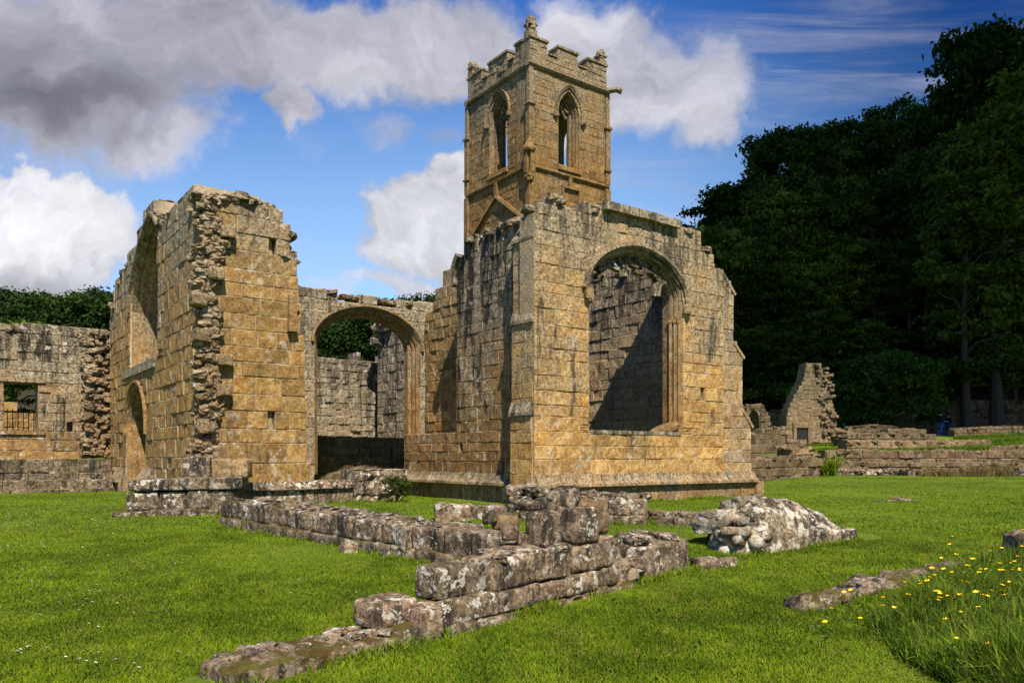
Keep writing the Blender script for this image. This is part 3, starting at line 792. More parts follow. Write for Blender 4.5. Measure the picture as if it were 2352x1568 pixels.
# ---- wall with the broad arch, north of the chapel
def arch_wall():
    F = Frame('arched_wall', -.7, 7., .6, 'grey wall pierced by one broad low arch, between the west front and the chapel', 'wall')
    rng = random.Random(8)
    hole = ell_arch(-.7, 1.61, 4.75, 1.05, 26, .05, .6)
    out = [(-3.6, .6), (1.75, .6), (1.75, 6.05), (1.2, 6.08), (.3, 6.06), (-.2, 6.0), (-.7, 6.08), (-1.5, 5.98), (-1.75, 6.08), (-1.9, 6.17), (-2.6, 6.15), (-3.6, 6.1)]
    mb = MB(); stone_wall(mb, fv(F, 6.6), out, [hole], .6, (.26, .36), (.35, .8), 41, .006, .008, .018, .018, pits=[(1.15, 3.95), (1.45, 3.3), (-2.55, 2.8)])
    mb.build('wall', M['arch'], F.o)
    mb = MB(); f = fv(F, 6.6)
    for off, d0, w in [(-.1, -.08, .08), (0, .05, .08), (.07, .16, .07), (.14, .28, .08)]:
        a = 1.61 - off; zb = 4.75 if off < 0 else 1.2
        pth = ([(-.7 - a, zb)] if off >= 0 else []) + ell_arch(-.7, a, 4.75, 1.05 - off * .85, 26, .05) + ([(-.7 + a, 4.4), (-.7 + a, zb)] if off >= 0 else [])
        mb.sweep(f, pth, [(.01, d0), (.01, .55), (-w, .55), (-w, d0 + .05), (-w * .5, d0)], rng)
    mb.build('arch_moulding', M['trim'], F.o)
    mb = MB()
    for i in range(30):
        s = rng.uniform(-3.5, 1.7); mb.rock(F.loc((s, rng.uniform(6.7, 7.1), 6.06 + (.08 if s < -1.8 else 0))), (.16, .2, .05), rng, .3, 1)
    mb.build('broken_wall_top', M['rubble'], F.o)


arch_wall()


# ---- back wall of the nave and its pier, seen through the arch
def nave_back():
    F = Frame('nave_wall', 2., 15.9, .6, 'white-blotched rubble wall standing far back, seen through the broad arch', 'wall')
    rng = random.Random(9); mb = MB()
    out = [(-4.3, .6), (7, .6), (7, 5.85), (4.6, 5.8), (4., 5.6), (3.3, 5.75), (2.5, 5.5), (1.4, 5.5), (.5, 5.7), (-1.5, 5.4), (-4.3, 5.9)]
    stone_wall(mb, fv(F, 15.8), out, [], .9, (.2, .32), (.25, .6), 44, .016, .02, .03, .026, jag=.1)
    mb.build('wall', M['arch'], F.o)
    F = Frame('nave_cross_wall', .3, 10., .6, 'low dark wall just inside the broad arch, streaked by its curved shadow', 'low wall'); mb = MB()
    stone_wall(mb, fv(F, 9.7), [(-3.2, .6), (3.9, .6), (3.9, 2.3), (-3.2, 2.3)], [], .6, (.25, .35), (.3, .8), 45, .016, .02, .03)
    F3 = F; mb.build('cross_wall', M['far'], F.o)
    F2 = Frame('nave_pier', 4.2, 14., .6, 'tall grey stone pier with a broken corbel top, seen inside the broad arch', 'pier')
    mb = MB()
    stone_wall(mb, fu(F2, 3.7), [(11.6, .6), (14.9, .6), (14.9, 6.5), (14.2, 6.6), (14.1, 7.2), (13.2, 7.35), (12.2, 7.2), (11.6, 7.3)], [], .9, (.28, .38), (.35, .8), 46, .008, .008, .02)
    mb.box(fu(F2, 3.55), 13.6, 14.95, 0, .6, 6.55, 6.75, (.2, .3, 0)); mb.build('pier', M['arch'], F2.o)
    mb = MB()
    for i, (v, z) in enumerate([(14.3, 6.9), (14.6, 6.75), (13.9, 7.1), (14.7, 6.2)]): mb.rock(F2.loc((3.6, v, z)), (.2, .25, .15), rng, .3, 1)
    mb.build('corbel', M['arch'], F2.o)


nave_back()


# ---- ruined west front of the nave
def west_front():
    F = Frame('west_front_ruin', -5., 9., .6, 'tall ochre west front ruin with pointed doorway, half-fallen window gable and raw broken corner', 'church ruin')
    rng = random.Random(21); u0 = -5.77
    door = lancet(11.55, 1.32, 2.45, 3.75, 10, .6)
    win = [(8.75, 4.3), (8.75, 7.6), (9.1, 7.92), (9.55, 8.12), (10.2, 7.92), (10.9, 7.55), (11.6, 7.05), (12.1, 6.5), (12.3, 6.0), (12.3, 4.3)]
    def inset(o_): return [(10.5 + (x - 10.5) * (1 - o_ / 1.8), z if z < 5 else 5 + (z - 5) * (1 - o_ / 3.1)) for x, z in win]
    out = [(4.24, .6), (15.8, .6), (15.8, 5.9), (15.3, 6.6), (14.7, 7.3), (13.6, 7.5), (12.8, 7.6), (12., 7.75), (11.4, 8.05), (10.6, 8.35), (9.6, 8.55), (9.0, 8.3), (8.7, 7.95), (8.3, 7.75), (7., 7.8), (5.6, 7.7), (4.9, 7.55), (4.24, 7.3)]
    mb = MB(); stone_wall(mb, fu(F, u0), out, [door, win], 1.5, (.28, .46), (.4, 1.1), 22, .008, .010, .022, .02, jag=.05)
    WW = mb.build('west_wall', M['west'], F.o)
    f = fu(F, u0)
    mb = MB()
    for off, d0, w in [(-.14, -.06, .12), (0, .04, .07), (.07, .16, .08)]:
        a = 1.32 - off; pth = lancet(11.55, a, 2.45, 3.75 - off, 10, 2.3 if off < 0 else .7)
        mb.sweep(f, pth, [(.01, d0), (.01, 1.4), (-w, 1.4), (-w, d0 + .08), (-w * .5, d0)], rng)
    mb.build('door_arch', M['trim'], WW)
    mb = MB()
    for off, d0, w in [(-.16, -.08, .14), (0, .05, .08), (.08, .2, .08), (.16, .4, .08)]:
        pth = inset(off) if off >= 0 else inset(off)[1:-1]
        mb.sweep(f, pth, [(.01, d0), (.01, 1.4), (-w, 1.4), (-w, d0 + .08), (-w * .5, d0)], rng)
    mb.build('window_arch', M['trim'], WW)
    mb = MB(); mb.box(fu(F, u0 - .05), 9.0, 13.3, 0, .3, 4.05, 4.3, (.4, .2, 0)); mb.build('sill_band', M['arch'], WW)
    for a, b in [(8.95, 10.2), (12.95, 15.)]:
        mb = MB(); P_ = [(-.05, 1.35), (-.3, 1.02), (-.3, .9), (-.2, .88), (-.2, .55), (.2, .55), (.2, 1.35)]
        vs = [f(q, d, z) for q in (a, b) for d, z in P_]; k = len(P_)
        mb.add(vs, [(j, (j + 1) % k, k + (j + 1) % k, k + j) for j in range(k)] + [tuple(range(k))[::-1], tuple(range(k, 2 * k))])
        mb.build('plinth', M['plinth'], F.o)
    # return wall along the nave
    out = [(u0 + .06, .6), (-3.45, .6), (-3.5, 2.6), (-3.62, 4.5), (-3.72, 5.4), (-3.74, 6.1), (-3.9, 6.15), (-3.9, 6.85), (-4.0, 6.9), (-4.05, 7.15), (-4.5, 7.2), (-4.95, 7.28), (-5.71, 7.3)]
    mb = MB(); stone_wall(mb, fv(F, 4.1), out, [], 1.5, (.30, .47), (.36, 1.0), 23, .006, .006, .02, .018, jag=.04, cell=.13, pits=[(-4.32, 6.25), (-4.35, 2.5)])
    mb.build('nave_wall', M['west'], F.o)
    # moulded plinth, running on past the wall's end
    mb = MB(); g = fv(F, 4.1)
    x = u0 + .1
    while x < -2.42:
        L = rng.uniform(.5, .95); e = min(x + L, -2.4); r = (rng.random(), rng.random(), 0); j = rng.uniform(-.015, .015)
        P_ = [(-.08 + j, 1.1), (-.2 + j, 1.0), (-.22 + j, .92), (-.12, .88), (-.12, .3), (.6, .3), (.6, 1.1)]
        vs = [g(q, d, z + j) for q in (x, e - .012) for d, z in P_]; k = len(P_)
        mb.add(vs, [(j_, (j_ + 1) % k, k + (j_ + 1) % k, k + j_) for j_ in range(k)] + [tuple(range(k))[::-1], tuple(range(k, 2 * k))], [r] * len(vs))
        x = e
    mb.build('plinth', M['low'], F.o)
    # raw toothing where a wall was torn away
    mb = MB()
    for i in range(620):
        z = rng.uniform(1.05, 7.3)
        wd = .24 + .10 * math.sin(z * 2.3) + .05 * math.sin(z * 7.1)
        uu = u0 + rng.uniform(-.16, wd) + .07 * math.sin(z * 3.1); r = rng.uniform(.04, .10)
        vv = 4.1 - rng.uniform(-.12, .015) if uu > u0 else 4.1 + .5 * rng.random() ** 2
        mb.rock(F.loc((uu, vv, z)), (r * rng.uniform(1., 1.8), r * rng.uniform(.9, 1.5), r * rng.uniform(.45, 1.)), rng, .4, 1)
    for z, uu in [(3.1, -5.45), (3.75, -5.42), (4.25, -5.9), (1.75, -5.55), (5.0, -5.95), (5.6, -5.6), (6.55, -5.35), (2.3, -5.8)]:
        mb.ashlar(lambda a_, b_, c_: F.loc((a_, b_, c_)), uu - .16, uu + .16, 3.88, 4.3, z - .13, z + .13, rng, .04, 1.5)
    mb.build('broken_masonry', M['rubble'], F.o)
    # ragged tops and right-hand end
    mb = MB()
    for i in range(90):
        v = rng.uniform(4.1, 9.); z = 7.3 + (v - 4.1) * .11
        mb.rock(F.loc((u0 + rng.uniform(.1, 1.4), v, z + rng.uniform(-.05, .12))), (.16, .15, .08), rng, .35, 1)
    mb.build('broken_wall_top', M['rubble'], F.o); mb = MB()
    for i in range(30):
        mb.rock(F.loc((rng.uniform(-5.7, -4.1), rng.uniform(4.2, 5.4), 7.24 + rng.uniform(-.03, .06))), (.2, .2, .07), rng, .3, 1)
    mb.build('broken_wall_top', M['rubble'], F.o); mb = MB()
    for i in range(36):
        z = rng.uniform(5., 7.); mb.rock(F.loc((-3.9 + rng.uniform(-.08, .1) + (6.2 - z) * .06, rng.uniform(4.2, 5.5), z)), (.13, .2, .07), rng, .35, 1)
    mb.build('broken_end', M['rubble'], F.o); mb = MB()
    for i in range(46):
        v = rng.uniform(9., 15.7); t = (v - 9.) / 6.8
        mb.rock(F.loc((u0 + rng.uniform(.1, 1.2), v, np.interp(v, [9, 9.6, 10.6, 12, 13.6, 15.8], [8.3, 8.55, 8.35, 7.75, 7.5, 6.0]))), (.2, .22, .1), rng, .35, 1)
    mb.build('broken_wall_top', M['rubble'], F.o)
    mb = MB(); mb.box(fv(F, 3.98), -3.98, -3.8, 0, .3, 4.6, 5.35, (.9, .4, 0)); mb.box(fv(F, 3.93), -4.0, -3.78, 0, .3, 4.52, 4.62, (.3, .4, 0)); mb.build('bracket', M['trim'], F.o)


west_front()


# ---- bell tower
def tower():
    U0, U1, V0, V1 = 6.5, 10.2, 8.6, 12.6
    F = Frame('bell_tower', 8.35, 10.6, .6, 'slender battlemented bell tower with tall pointed belfry openings, rising behind the chapel', 'tower')
    rng = random.Random(31)
    sw = lancet(8.33, .50, 14.25, 15.12, 8, 12.28); ww = lancet(10.52, .56, 14.4, 15.2, 8, 12.3)
    top = 15.6
    mb = MB(); stone_wall(mb, fv(F, V0), [(U0, .6), (U1, .6), (U1, top), (U0, top)], [sw], .75, (.26, .36), (.35, .75), 51, .005, .006, .013, .016); SF = mb.build('south_face', M['tower'], F.o)
    mb = MB(); stone_wall(mb, fu(F, U0), [(V0 + .75, .6), (V1, .6), (V1, top), (V0 + .75, top)], [ww], .75, (.26, .36), (.35, .75), 52, .005, .006, .013, .016)
    stone_wall(mb, fu(F, U0), [(V0 + .0, 10.), (V0 + .75, 10.), (V0 + .75, top), (V0, top)], [], .03, (.26, .36), (.3, .45), 53, .002, .0, .0, .02, front=-.012)
    WF = mb.build('west_face', M['tower'], F.o)
    mb = MB(); ff = lambda s, d, z: F.loc((s, V1 - d, z))
    stone_wall(mb, ff, [(U0 + .75, .6), (U1 - .75, .6), (U1 - .75, top), (U0 + .75, top)], [sw], .75, (.3, .4), (.4, .9), 54, .005, .005, .015); mb.build('north_face', M['tower'], F.o)
    mb = MB(); ff = lambda s, d, z: F.loc((U1 - d, s, z))
    stone_wall(mb, ff, [(V0 + .75, .6), (V1, .6), (V1, top), (V0 + .75, top)], [ww], .75, (.3, .4), (.4, .9), 55, .005, .005, .015); mb.build('east_face', M['tower'], F.o)
    fS, fW = fv(F, V0), fu(F, U0)
    fN = lambda s, d, z: F.loc((s, V1 - d, z)); fE = lambda s, d, z: F.loc((U1 - d, s, z))
    def band(mb, z, h, p, s=1):
        for f, a, b in ((fS, U0, U1), (fN, U0, U1), (fW, V0, V1), (fE, V0, V1)):
            P_ = [(.1, z), (-p * .5, z), (-p, z + h * .35), (-p, z + h * .6), (0, z + h), (.1, z + h)]
            e = p * .98 if f in (fS, fN) else -.002
            vs = [f(q, d, zz) for q in (a - e, b + e) for d, zz in P_]; k = len(P_)
            mb.add(vs, [(j, (j + 1) % k, k + (j + 1) % k, k + j) for j in range(k)] + [tuple(range(k))[::-1], tuple(range(k, 2 * k))], [(.3, .3, 0)] * len(vs))
    mb = MB(); band(mb, 15.52, .2, .12); mb.build('string_course', M['tower'], F.o)
    mb = MB(); band(mb, 11.9, .16, .10); mb.build('string_course', M['tower'], F.o)
    # battlements
    mb = MB()
    for f, a, b, sd in ((fS, U0, U1, 61), (fN, U0, U1, 62), (fW, V0 + .45, V1 - .45, 63), (fE, V0 + .45, V1 - .45, 64)):
        L = b - a
        if f in (fS, fN): cr = [(a + .80, a + 1.27), (a + 2.24, a + 2.72)]
        else: cr = [(V0 + .86, V0 + 1.30), (V0 + 2.56, V0 + 2.98)]
        h = [16.55]
        out = [(a, 15.7), (b, 15.7), (b, 16.55)]
        for c0, c1 in cr[::-1]: out += [(c1, 16.55), (c1, 16.15), (c0, 16.15), (c0, 16.55)]
        out += [(a, 16.55)]
        stone_wall(mb, f, out, [], .45, (.2, .225), (.35, .6), sd, .008, .008, .016, .02, front=-.02)
        segs = [(a, cr[0][0]), (cr[0][1], cr[1][0]), (cr[1][1], b)]
        for p, q in segs: mb.box(f, p - .03, q + .03, -.07, .5, 16.55, 16.63, (rng.random(), .3, 0))
        for c0, c1 in cr: mb.box(f, c0 + .03, c1 - .03, -.07, .5, 16.15, 16.2, (rng.random(), .3, 0))
    mb.build('battlement', M['tower'], F.o)
    for (u, v, h) in ((U0 + .16, V0 + .16, .72), (U1 - .16, V0 + .16, .55), (U0 + .16, V1 - .16, .6), (U1 - .16, V1 - .16, .6)):
        mb = MB(); fc = lambda s, d, z: F.loc((u + s, v + d, z))
        mb.box(fc, -.17, .17, -.17, .17, 16.6, 16.6 + h * .35, (.3, .2, 0)); mb.box(fc, -.12, .12, -.12, .12, 16.6 + h * .35, 16.6 + h * .6, (.3, .2, 0))
        mb.box(fc, -.19, .19, -.19, .19, 16.6 + h * .6, 16.6 + h * .7, (.3, .2, 0)); mb.rock(F.loc((u, v, 16.6 + h * .84)), (.15, .15, h * .2), rng, .25, 1)
        mb.rock(F.loc((u, v, 16.6 + h * .5)), (.16, .16, h * .12), rng, .3, 1)
        mb.build('pinnacle', M['tower'], F.o)
    # belfry windows: orders, hood, sill, tracery stumps
    for par, f, c, a, zs, zt, zb in ((SF, fS, 8.33, .50, 14.25, 15.12, 12.28), (WF, fW, 10.52, .56, 14.4, 15.2, 12.3)):
        w = MB()
        w.sweep(f, lancet(c, a + .16, zs, zt + .17, 8, zs - .12), [(.05, -.1), (.05, .05), (-.06, .05), (-.06, -.04)], rng)
        for s in (c - a - .17, c + a + .17): w.rock(f(s, -.04, zs - .16), (.1, .09, .09), rng, .2, 1)
        w.build('hood_mould', M['tower'], par)
        w = MB()
        for off, d0, wd in ((0, .08, .06), (.05, .2, .06), (.1, .34, .06)):
            w.sweep(f, lancet(c, a - off, zs, zt - off, 8, zb), [(.01, d0), (.01, .5), (-wd, .5), (-wd, d0 + .05), (-wd * .5, d0)], rng)
        w.box(f, c - a - .05, c + a + .05, -.08, .7, zb - .14, zb + .03, (.6, .5, 0))
        w.build('window_jamb', M['tower'], par)
        w = MB()
        w.sweep(f, [(c - .05, zs + .35), (c + .03, zs + .15), (c + .12, zs + .02), (c + .2, zs + .1)], [(-.04, .35), (.04, .35), (.04, .5), (-.04, .5)])
        w.sweep(f, [(c - .28, zs + .2), (c - .14, zs + .3), (c - .02, zs + .55)], [(-.04, .35), (.04, .35), (.04, .5), (-.04, .5)])
        w.sweep(f, [(c + .05, zs + .4), (c + .16, zs + .3), (c + .28, zs + .28)], [(-.03, .35), (.03, .35), (.03, .5), (-.03, .5)])
        w.build('tracery', M['tower'], par)
    # corner shafts with a canopied niche
    for (u, v) in ((U0, V0), (U1, V0), (U0, V1)):
        w = MB(); fc = lambda s, d, z: F.loc((u + s, v + d, z))
        w.box(fc, -.09, .16, -.09, .16, 9.5, 11.88, (.4, .5, 0)); w.box(fc, -.075, .15, -.075, .15, 12.05, 14.2, (.45, .6, 0)); w.box(fc, -.055, .13, -.055, .13, 14.2, 15.5, (.2, .4, 0))
        w.box(fc, -.14, .2, -.14, .2, 14.16, 14.24, (.2, .3, 0)); w.box(fc, -.13, .18, -.13, .18, 12.55, 12.62, (.2, .3, 0))
        w.build('corner_shaft', M['tower'], F.o)
    w = MB(); fc = lambda s, d, z: F.loc((U0 + s, V0 + d, z))
    w.box(fc, -.22, -.12, -.1, .06, 11.7, 12.5, (.5, .5, 0)); w.box(fc, -.1, .08, -.22, -.12, 11.7, 12.5, (.5, .5, 0)); w.box(fc, -.2, .05, -.2, .05, 11.55, 11.7, (.3, .4, 0))
    w.tube([fc(-.08, -.08, 12.45), fc(-.08, -.08, 12.52), fc(-.08, -.08, 12.95)], [.22, .25, .03], 6); w.rock(fc(-.08, -.08, 11.5), (.1, .1, .1), rng, .3, 1)
    w.build('niche', M['tower'], F.o)
    # old roof line and labels on the shaft
    w = MB()
    w.sweep(fW, [(8.72, 10.08), (10.59, 11.42), (12.58, 10.0)], [(-.06, -.13), (.06, -.1), (.06, .05), (-.06, .05)])
    w.box(fW, 10.5, 10.68, -.1, .05, 11.35, 11.98, (.4, .4, 0)); w.build('roof_weathering', M['tower'], WF)
    w = MB()
    w.box(fS, 7.94, 8.84, -.1, .05, 11.5, 11.6, (.5, .4, 0)); w.box(fS, 7.94, 8.04, -.09, .05, 11.05, 11.5, (.5, .4, 0)); w.box(fS, 8.74, 8.84, -.09, .05, 11.05, 11.5, (.5, .4, 0)); w.box(fS, 8.28, 8.42, -.1, .05, 11.6, 12.0, (.5, .4, 0))
    w.build('blind_label', M['tower'], SF)
    w = MB(); w.tube([F.loc((U1 - .1, V0 - .05, 15.6)), F.loc((U1 + .25, V0 - .3, 15.66)), F.loc((U1 + .42, V0 - .42, 15.6))], [.12, .1, .13], 7); w.build('gargoyle', M['arch'], F.o)


tower()


# ---- west range: boundary wall with a gateway and its terrace
def west_range():
    F = Frame('boundary_wall', -7., 16.4, 1.3, 'grey lichened wall with a square gateway at the far left', 'wall')
    rng = random.Random(71)
    hole = [(-8.73, 2.5), (-7.79, 2.5), (-7.79, 4.05), (-8.73, 4.05)]
    out = [(-14, 1.3), (-5.75, 1.3), (-5.75, 5.78), (-6.6, 5.85), (-6.65, 5.95), (-8.22, 5.9), (-8.24, 5.58), (-9.2, 5.5), (-14, 5.4)]
    mb = MB(); stone_wall(mb, fv(F, 16.), out, [hole], 1., (.24, .36), (.35, .85), 72, .008, .01, .02, .02, pits=[(-6.9, 2.6)]); mb.build('wall', M['left'], F.o)
    mb = MB()
    for i in range(420):
        z = rng.uniform(1.6, 5.8); r = rng.uniform(.06, .14)
        mb.rock(F.loc((rng.uniform(-6.5, -5.7), 15.98 - rng.random() ** 2 * .4, z)), (r * 1.1, r * 1., r * .6), rng, .4, 1)
    mb.build('broken_masonry', M['rubble'], F.o)
    mb = MB()
    for i in range(26): mb.rock(F.loc((rng.uniform(-9.5, -5.8), rng.uniform(16.1, 16.8), 5.75 if True else 0)), (.2, .2, .12), rng, .3, 1)
    mb.build('broken_wall_top', M['rubble'], F.o)
    mb = MB(); mb.box(fv(F, 15.95), -8.9, -7.6, 0, .9, 4.05, 4.32, (.3, .4, 0)); mb.box(fv(F, 15.93), -8.9, -7.6, 0, .9, 2.38, 2.5, (.7, .4, 0)); mb.build('gateway_lintel', M['left'], F.o)
    T = Frame('terrace_wall', -8., 13.6, .3, 'low dark mossy terrace wall of three courses under the boundary wall', 'wall')
    mb = MB()
    stone_wall(mb, fv(T, 13.75), [(-15, .3), (-6.0, .3), (-6.0, 1.6), (-15, 1.6)], [], .7, (.26, .34), (.4, .9), 73, .012, .014, .026)
    stone_wall(mb, fv(T, 13.45), [(-15, .3), (-6.0, .3), (-6.0, .98), (-15, .98)], [], .5, (.26, .34), (.4, .9), 74, .012, .014, .026)
    stone_wall(mb, fv(T, 13.25), [(-15, .3), (-6.0, .3), (-6.0, .72), (-15, .72)], [], .5, (.2, .3), (.4, .9), 75, .012, .014, .026)
    mb.build('wall', M['moss'], T.o)
    R = Frame('iron_railing', -8.2, 17.5, 2.0, 'black iron railing standing inside the square gateway', 'railing')
    mb = MB(); f = fv(R, 17.3)
    for i in range(14): s = -9.3 + i * .15; mb.tube([f(s, 0, 1.9), f(s, 0, 3.25)], [.014, .014], 5)
    for z in (2.15, 3.15): mb.tube([f(-9.4, 0, z), f(-7.3, 0, z)], [.02, .02], 5)
    mb.build('bars', M['iron'], R.o)
    B = Frame('inner_wall', -9., 20.5, 1.4, 'pale stone wall glimpsed through the square gateway behind the railing', 'wall')
    mb = MB(); stone_wall(mb, fv(B, 20.), [(-13, 1.2), (-6.6, 1.2), (-6.6, 3.3), (-8.05, 3.35), (-8.1, 3.75), (-8.9, 3.8), (-9, 4.0), (-13, 4.0)], [], .8, (.26, .36), (.4, .8), 76, .016, .016, .028); mb.build('wall', M['west'], B.o)


west_range()


# ---- low walls and stones on the lawn
def gpt(px, py):
    """the lawn point that the photograph shows at this pixel (lawn rising 5 cm per metre)"""
    Y = (EYE + .25) * FPX / (py - HY + .05 * FPX); return ((px - HX) / FPX * Y, Y)


def lowwall(name, label, A, B, mat, courses, cat='low wall'):
    """A, B: ends of the front foot line (world); courses: (s0, s1, z0, z1, d0, d1, mat, block length) above the ground line"""
    ang = math.atan2(B[1] - A[1], B[0] - A[0]); L = math.hypot(B[0] - A[0], B[1] - A[1])
    zA, zB = ground_z(*A), ground_z(*B)
    Fr = FrameW(name, A[0], A[1], zA, ang, label, cat)
    return Fr, L, (lambda s, d, z: (s, d, z + (zB - zA) * s / L)), ang


def courses(Fr, f, rows, seed):
    for k, (nm, s0, s1, z0, z1, d0, d1, mat, bl, rough) in enumerate(rows):
        rg = random.Random(seed + k * 7); mb = MB(); x = s0
        while x < s1 - .03:
            L = rg.uniform(*bl); e = x + L
            if s1 - e < bl[0] * .5: e = s1
            j = rg.uniform(-.02, .02); h = rg.uniform(-.02, .012)
            mb.ashlar(f, x + .004, e - .004, d0 + j, d1 + rg.uniform(-.03, .03), z0, z1 + h, rg, rg.uniform(.02, .045), .8 + rough * 22)
            x = e
        mb.build(nm, mat, Fr.o, True)


def loose(label, x, y, z, r, mat, seed, rz=None, group=None, name='loose_stone', rough=.2, sub=3):
    rg = random.Random(seed); mb = MB()
    if rough <= .12:
        cz, sz = math.cos(rz or 0), math.sin(rz or 0)
        mb.ashlar(lambda p, q, w: (p * cz - q * sz, p * sz + q * cz, w), -r[0], r[0], -r[1], r[1], -r[2], r[2], rg, .05, 1.5)
    else: mb.rock((0, 0, 0), r, rg, rough, sub, rz)
    o = mb.build(name, mat, None, True); o.location = (x, y, z)
    tag(o, label, 'stone', group); return o


def low_walls():
    # front wall, stepping up to the right
    A, B = (-2.01, 5.395), (2.40, 9.93)
    Fr, L, f, ang = lowwall('front_low_wall', 'nearest low stepped wall of lichened blocks with a mossy foot, crossing the lawn in the foreground', A, B, M['low'], None)
    GSEG.append((A[0] - .1, A[1] + .2, B[0] - .1, B[1] + .2, .3))
    courses(Fr, f, [('foot_course', .06, 2.1, -.2, .13, .0, .46, M['moss'], (.45, 1.), .06),
                    ('foot_course', 2.1, 4.9, -.2, .06, -.03, .5, M['moss'], (.35, .7), .06),
                    ('lower_course', 1.47, 1.95, .10, .33, .24, .6, M['low'], (.5, .8), .012),
                    ('lower_course', 1.80, 4.85, .05, .26, .02, .38, M['low'], (.38, .6), .014),
                    ('upper_course', 2.10, 2.62, .26, .56, .16, .5, M['low'], (.5, .8), .012),
                    ('upper_course', 2.66, 4.72, .26, .565, .05, .42, M['low'], (.45, .75), .014),
                    ('upper_course', 2.9, 4.7, .2, .5, .42, .75, M['low'], (.3, .5), .03),
                    ('end_block', 5.1, 5.8, -.1, .43, .02, .6, M['low'], (1., 1.2), .012),
                    ('end_block', 5.81, 6.12, -.1, .41, .04, .58, M['low'], (1., 1.2), .012)], 100)
    rg = random.Random(77); mb = MB()
    def put(s, d, z): return f(s, d, z)
    for i in range(26):
        s = rg.uniform(4.6, 5.2); mb.rock(put(s, rg.uniform(.1, .55), rg.uniform(.0, .28)), (.11, .1, .08), rg, .3, 1)
    for i in range(40):
        s = rg.uniform(2.7, 4.8); mb.rock(put(s, rg.uniform(.12, .7), .555), (.08, .07, .03), rg, .3, 1)
    for i in range(34):
        s = rg.uniform(.2, 2.2); mb.rock(put(s, rg.uniform(.08, .46), .13 + (.12 if s > 1.9 else 0)), (rg.uniform(.03, .09), .05, .025), rg, .3, 1)
    for i in range(14):
        mb.rock(put(rg.uniform(5.1, 5.9), rg.uniform(.15, .55), .44), (.1, .09, .04), rg, .3, 1)
    mb.build('rubble_fill', M['low'], Fr.o)
    zA = ground_z(*A); zB = ground_z(*B); ca, sa = math.cos(ang), math.sin(ang)
    def W(s, d, z):
        q = f(s, d, z); return (A[0] + q[0] * ca - q[1] * sa, A[1] + q[0] * sa + q[1] * ca, zA + q[2])
    # blocks piled on its highest part
    pile = [('squared grey block at the left of the pile on the front low wall', 3.72, .34, .74, (.16, .15, .19), .1), ('large dark tooled block standing out in the middle of the pile', 4.12, .22, .75, (.2, .17, .2), -.25),
            ('smooth brown block at the right end of the pile', 4.52, .36, .79, (.19, .16, .19), .2), ('rounded pale boulder crowning the pile of blocks', 4.22, .5, 1.0, (.19, .16, .11), .3),
            ('flat pale stone on the left top of the pile', 3.74, .62, .98, (.16, .13, .06), .2), ('flat slab on the top of the pile behind the smooth brown block', 4.6, .62, .97, (.2, .14, .05), .0),
            ('small pale stone low on the left of the pile', 3.42, .55, .72, (.09, .08, .08), .5), ('brown wedge-shaped stone low on the left of the pile', 3.5, .7, .80, (.14, .1, .08), .2),
            ('small grey stone above the brown wedge at the pile', 3.36, .75, .87, (.1, .08, .06), .2), ('small pink stone between the squared block and the wedge', 3.58, .5, .64, (.08, .07, .06), .8)]
    for i, (lb, s, d, z, r, rz) in enumerate(pile):
        loose(lb, *W(s, d, z), r, M['low'] if i not in (2, 7) else M['rubble'], 300 + i, ang + rz, 'stones piled on the front low wall', 'piled_stone', .10 if i < 3 else .2)
    for i, (lb, px, py, r) in enumerate([('flat mossy stone lying past the right end of the front low wall', 1625, 1303, (.2, .14, .1)), ('pointed pale stone at the tip of the front low wall', 1662, 1299, (.16, .1, .07)),
                                         ('pale rounded stone on the grass behind the end block', 1435, 1240, (.13, .1, .1)), ('second pale stone on the grass behind the end block', 1465, 1238, (.15, .11, .11))]):
        x, y = gpt(px, py); loose(lb, x, y, ground_z(x, y) + .03, r, M['low'], 330 + i, .4, 'loose stones at the end of the front low wall')
    # long wall running from the west front towards the viewer
    A, B = (-5.17, 13.9), (-.02, 9.25)
    Fr, L, f, ang = lowwall('long_low_wall', 'long low wall of two courses running from the west front to the pile of blocks', A, B, M['low'], None)
    GSEG.append((A[0] + .3, A[1] + .35, B[0] + .3, B[1] + .35, .42))
    courses(Fr, f, [('foot_course', -.0, L, -.2, .17, -.05, .7, M['moss'], (.4, .9), .025), ('upper_course', .0, .5, .15, .44, .02, .7, M['moss'], (.45, .5), .012),
                    ('upper_course', .5, L * .55, .15, .46, .03, .4, M['low'], (.4, .8), .02), ('upper_course', L * .55, L, .15, .48, .0, .4, M['low'], (.45, .9), .02), ('upper_course', .3, L, .1, .4, .4, .75, M['low'], (.25, .5), .04)], 140)
    rg = random.Random(78); mb = MB()
    for i in range(150):
        s = rg.uniform(.1, L); mb.rock(f(s, rg.uniform(.2, .72), .45), (rg.uniform(.06, .15), rg.uniform(.05, .12), .035), rg, .3, 1)
    mb.build('rubble_fill', M['low'], Fr.o)
    x, y = gpt(803, 1268); loose('small square stone at the foot of the long low wall', x, y - .05, ground_z(x, y) + .06, (.11, .08, .09), M['low'], 351, .3)
    # foot of the vanished wall below the torn corner
    A, B = (-7.35, 14.75), (-5.35, 14.5)
    Fr, L, f, ang = lowwall('ruined_footing', 'broken two-tier stone footing at the base of the torn corner of the west front', (-7.5, 15.2), (-5.6, 15.6), M['low'], None)
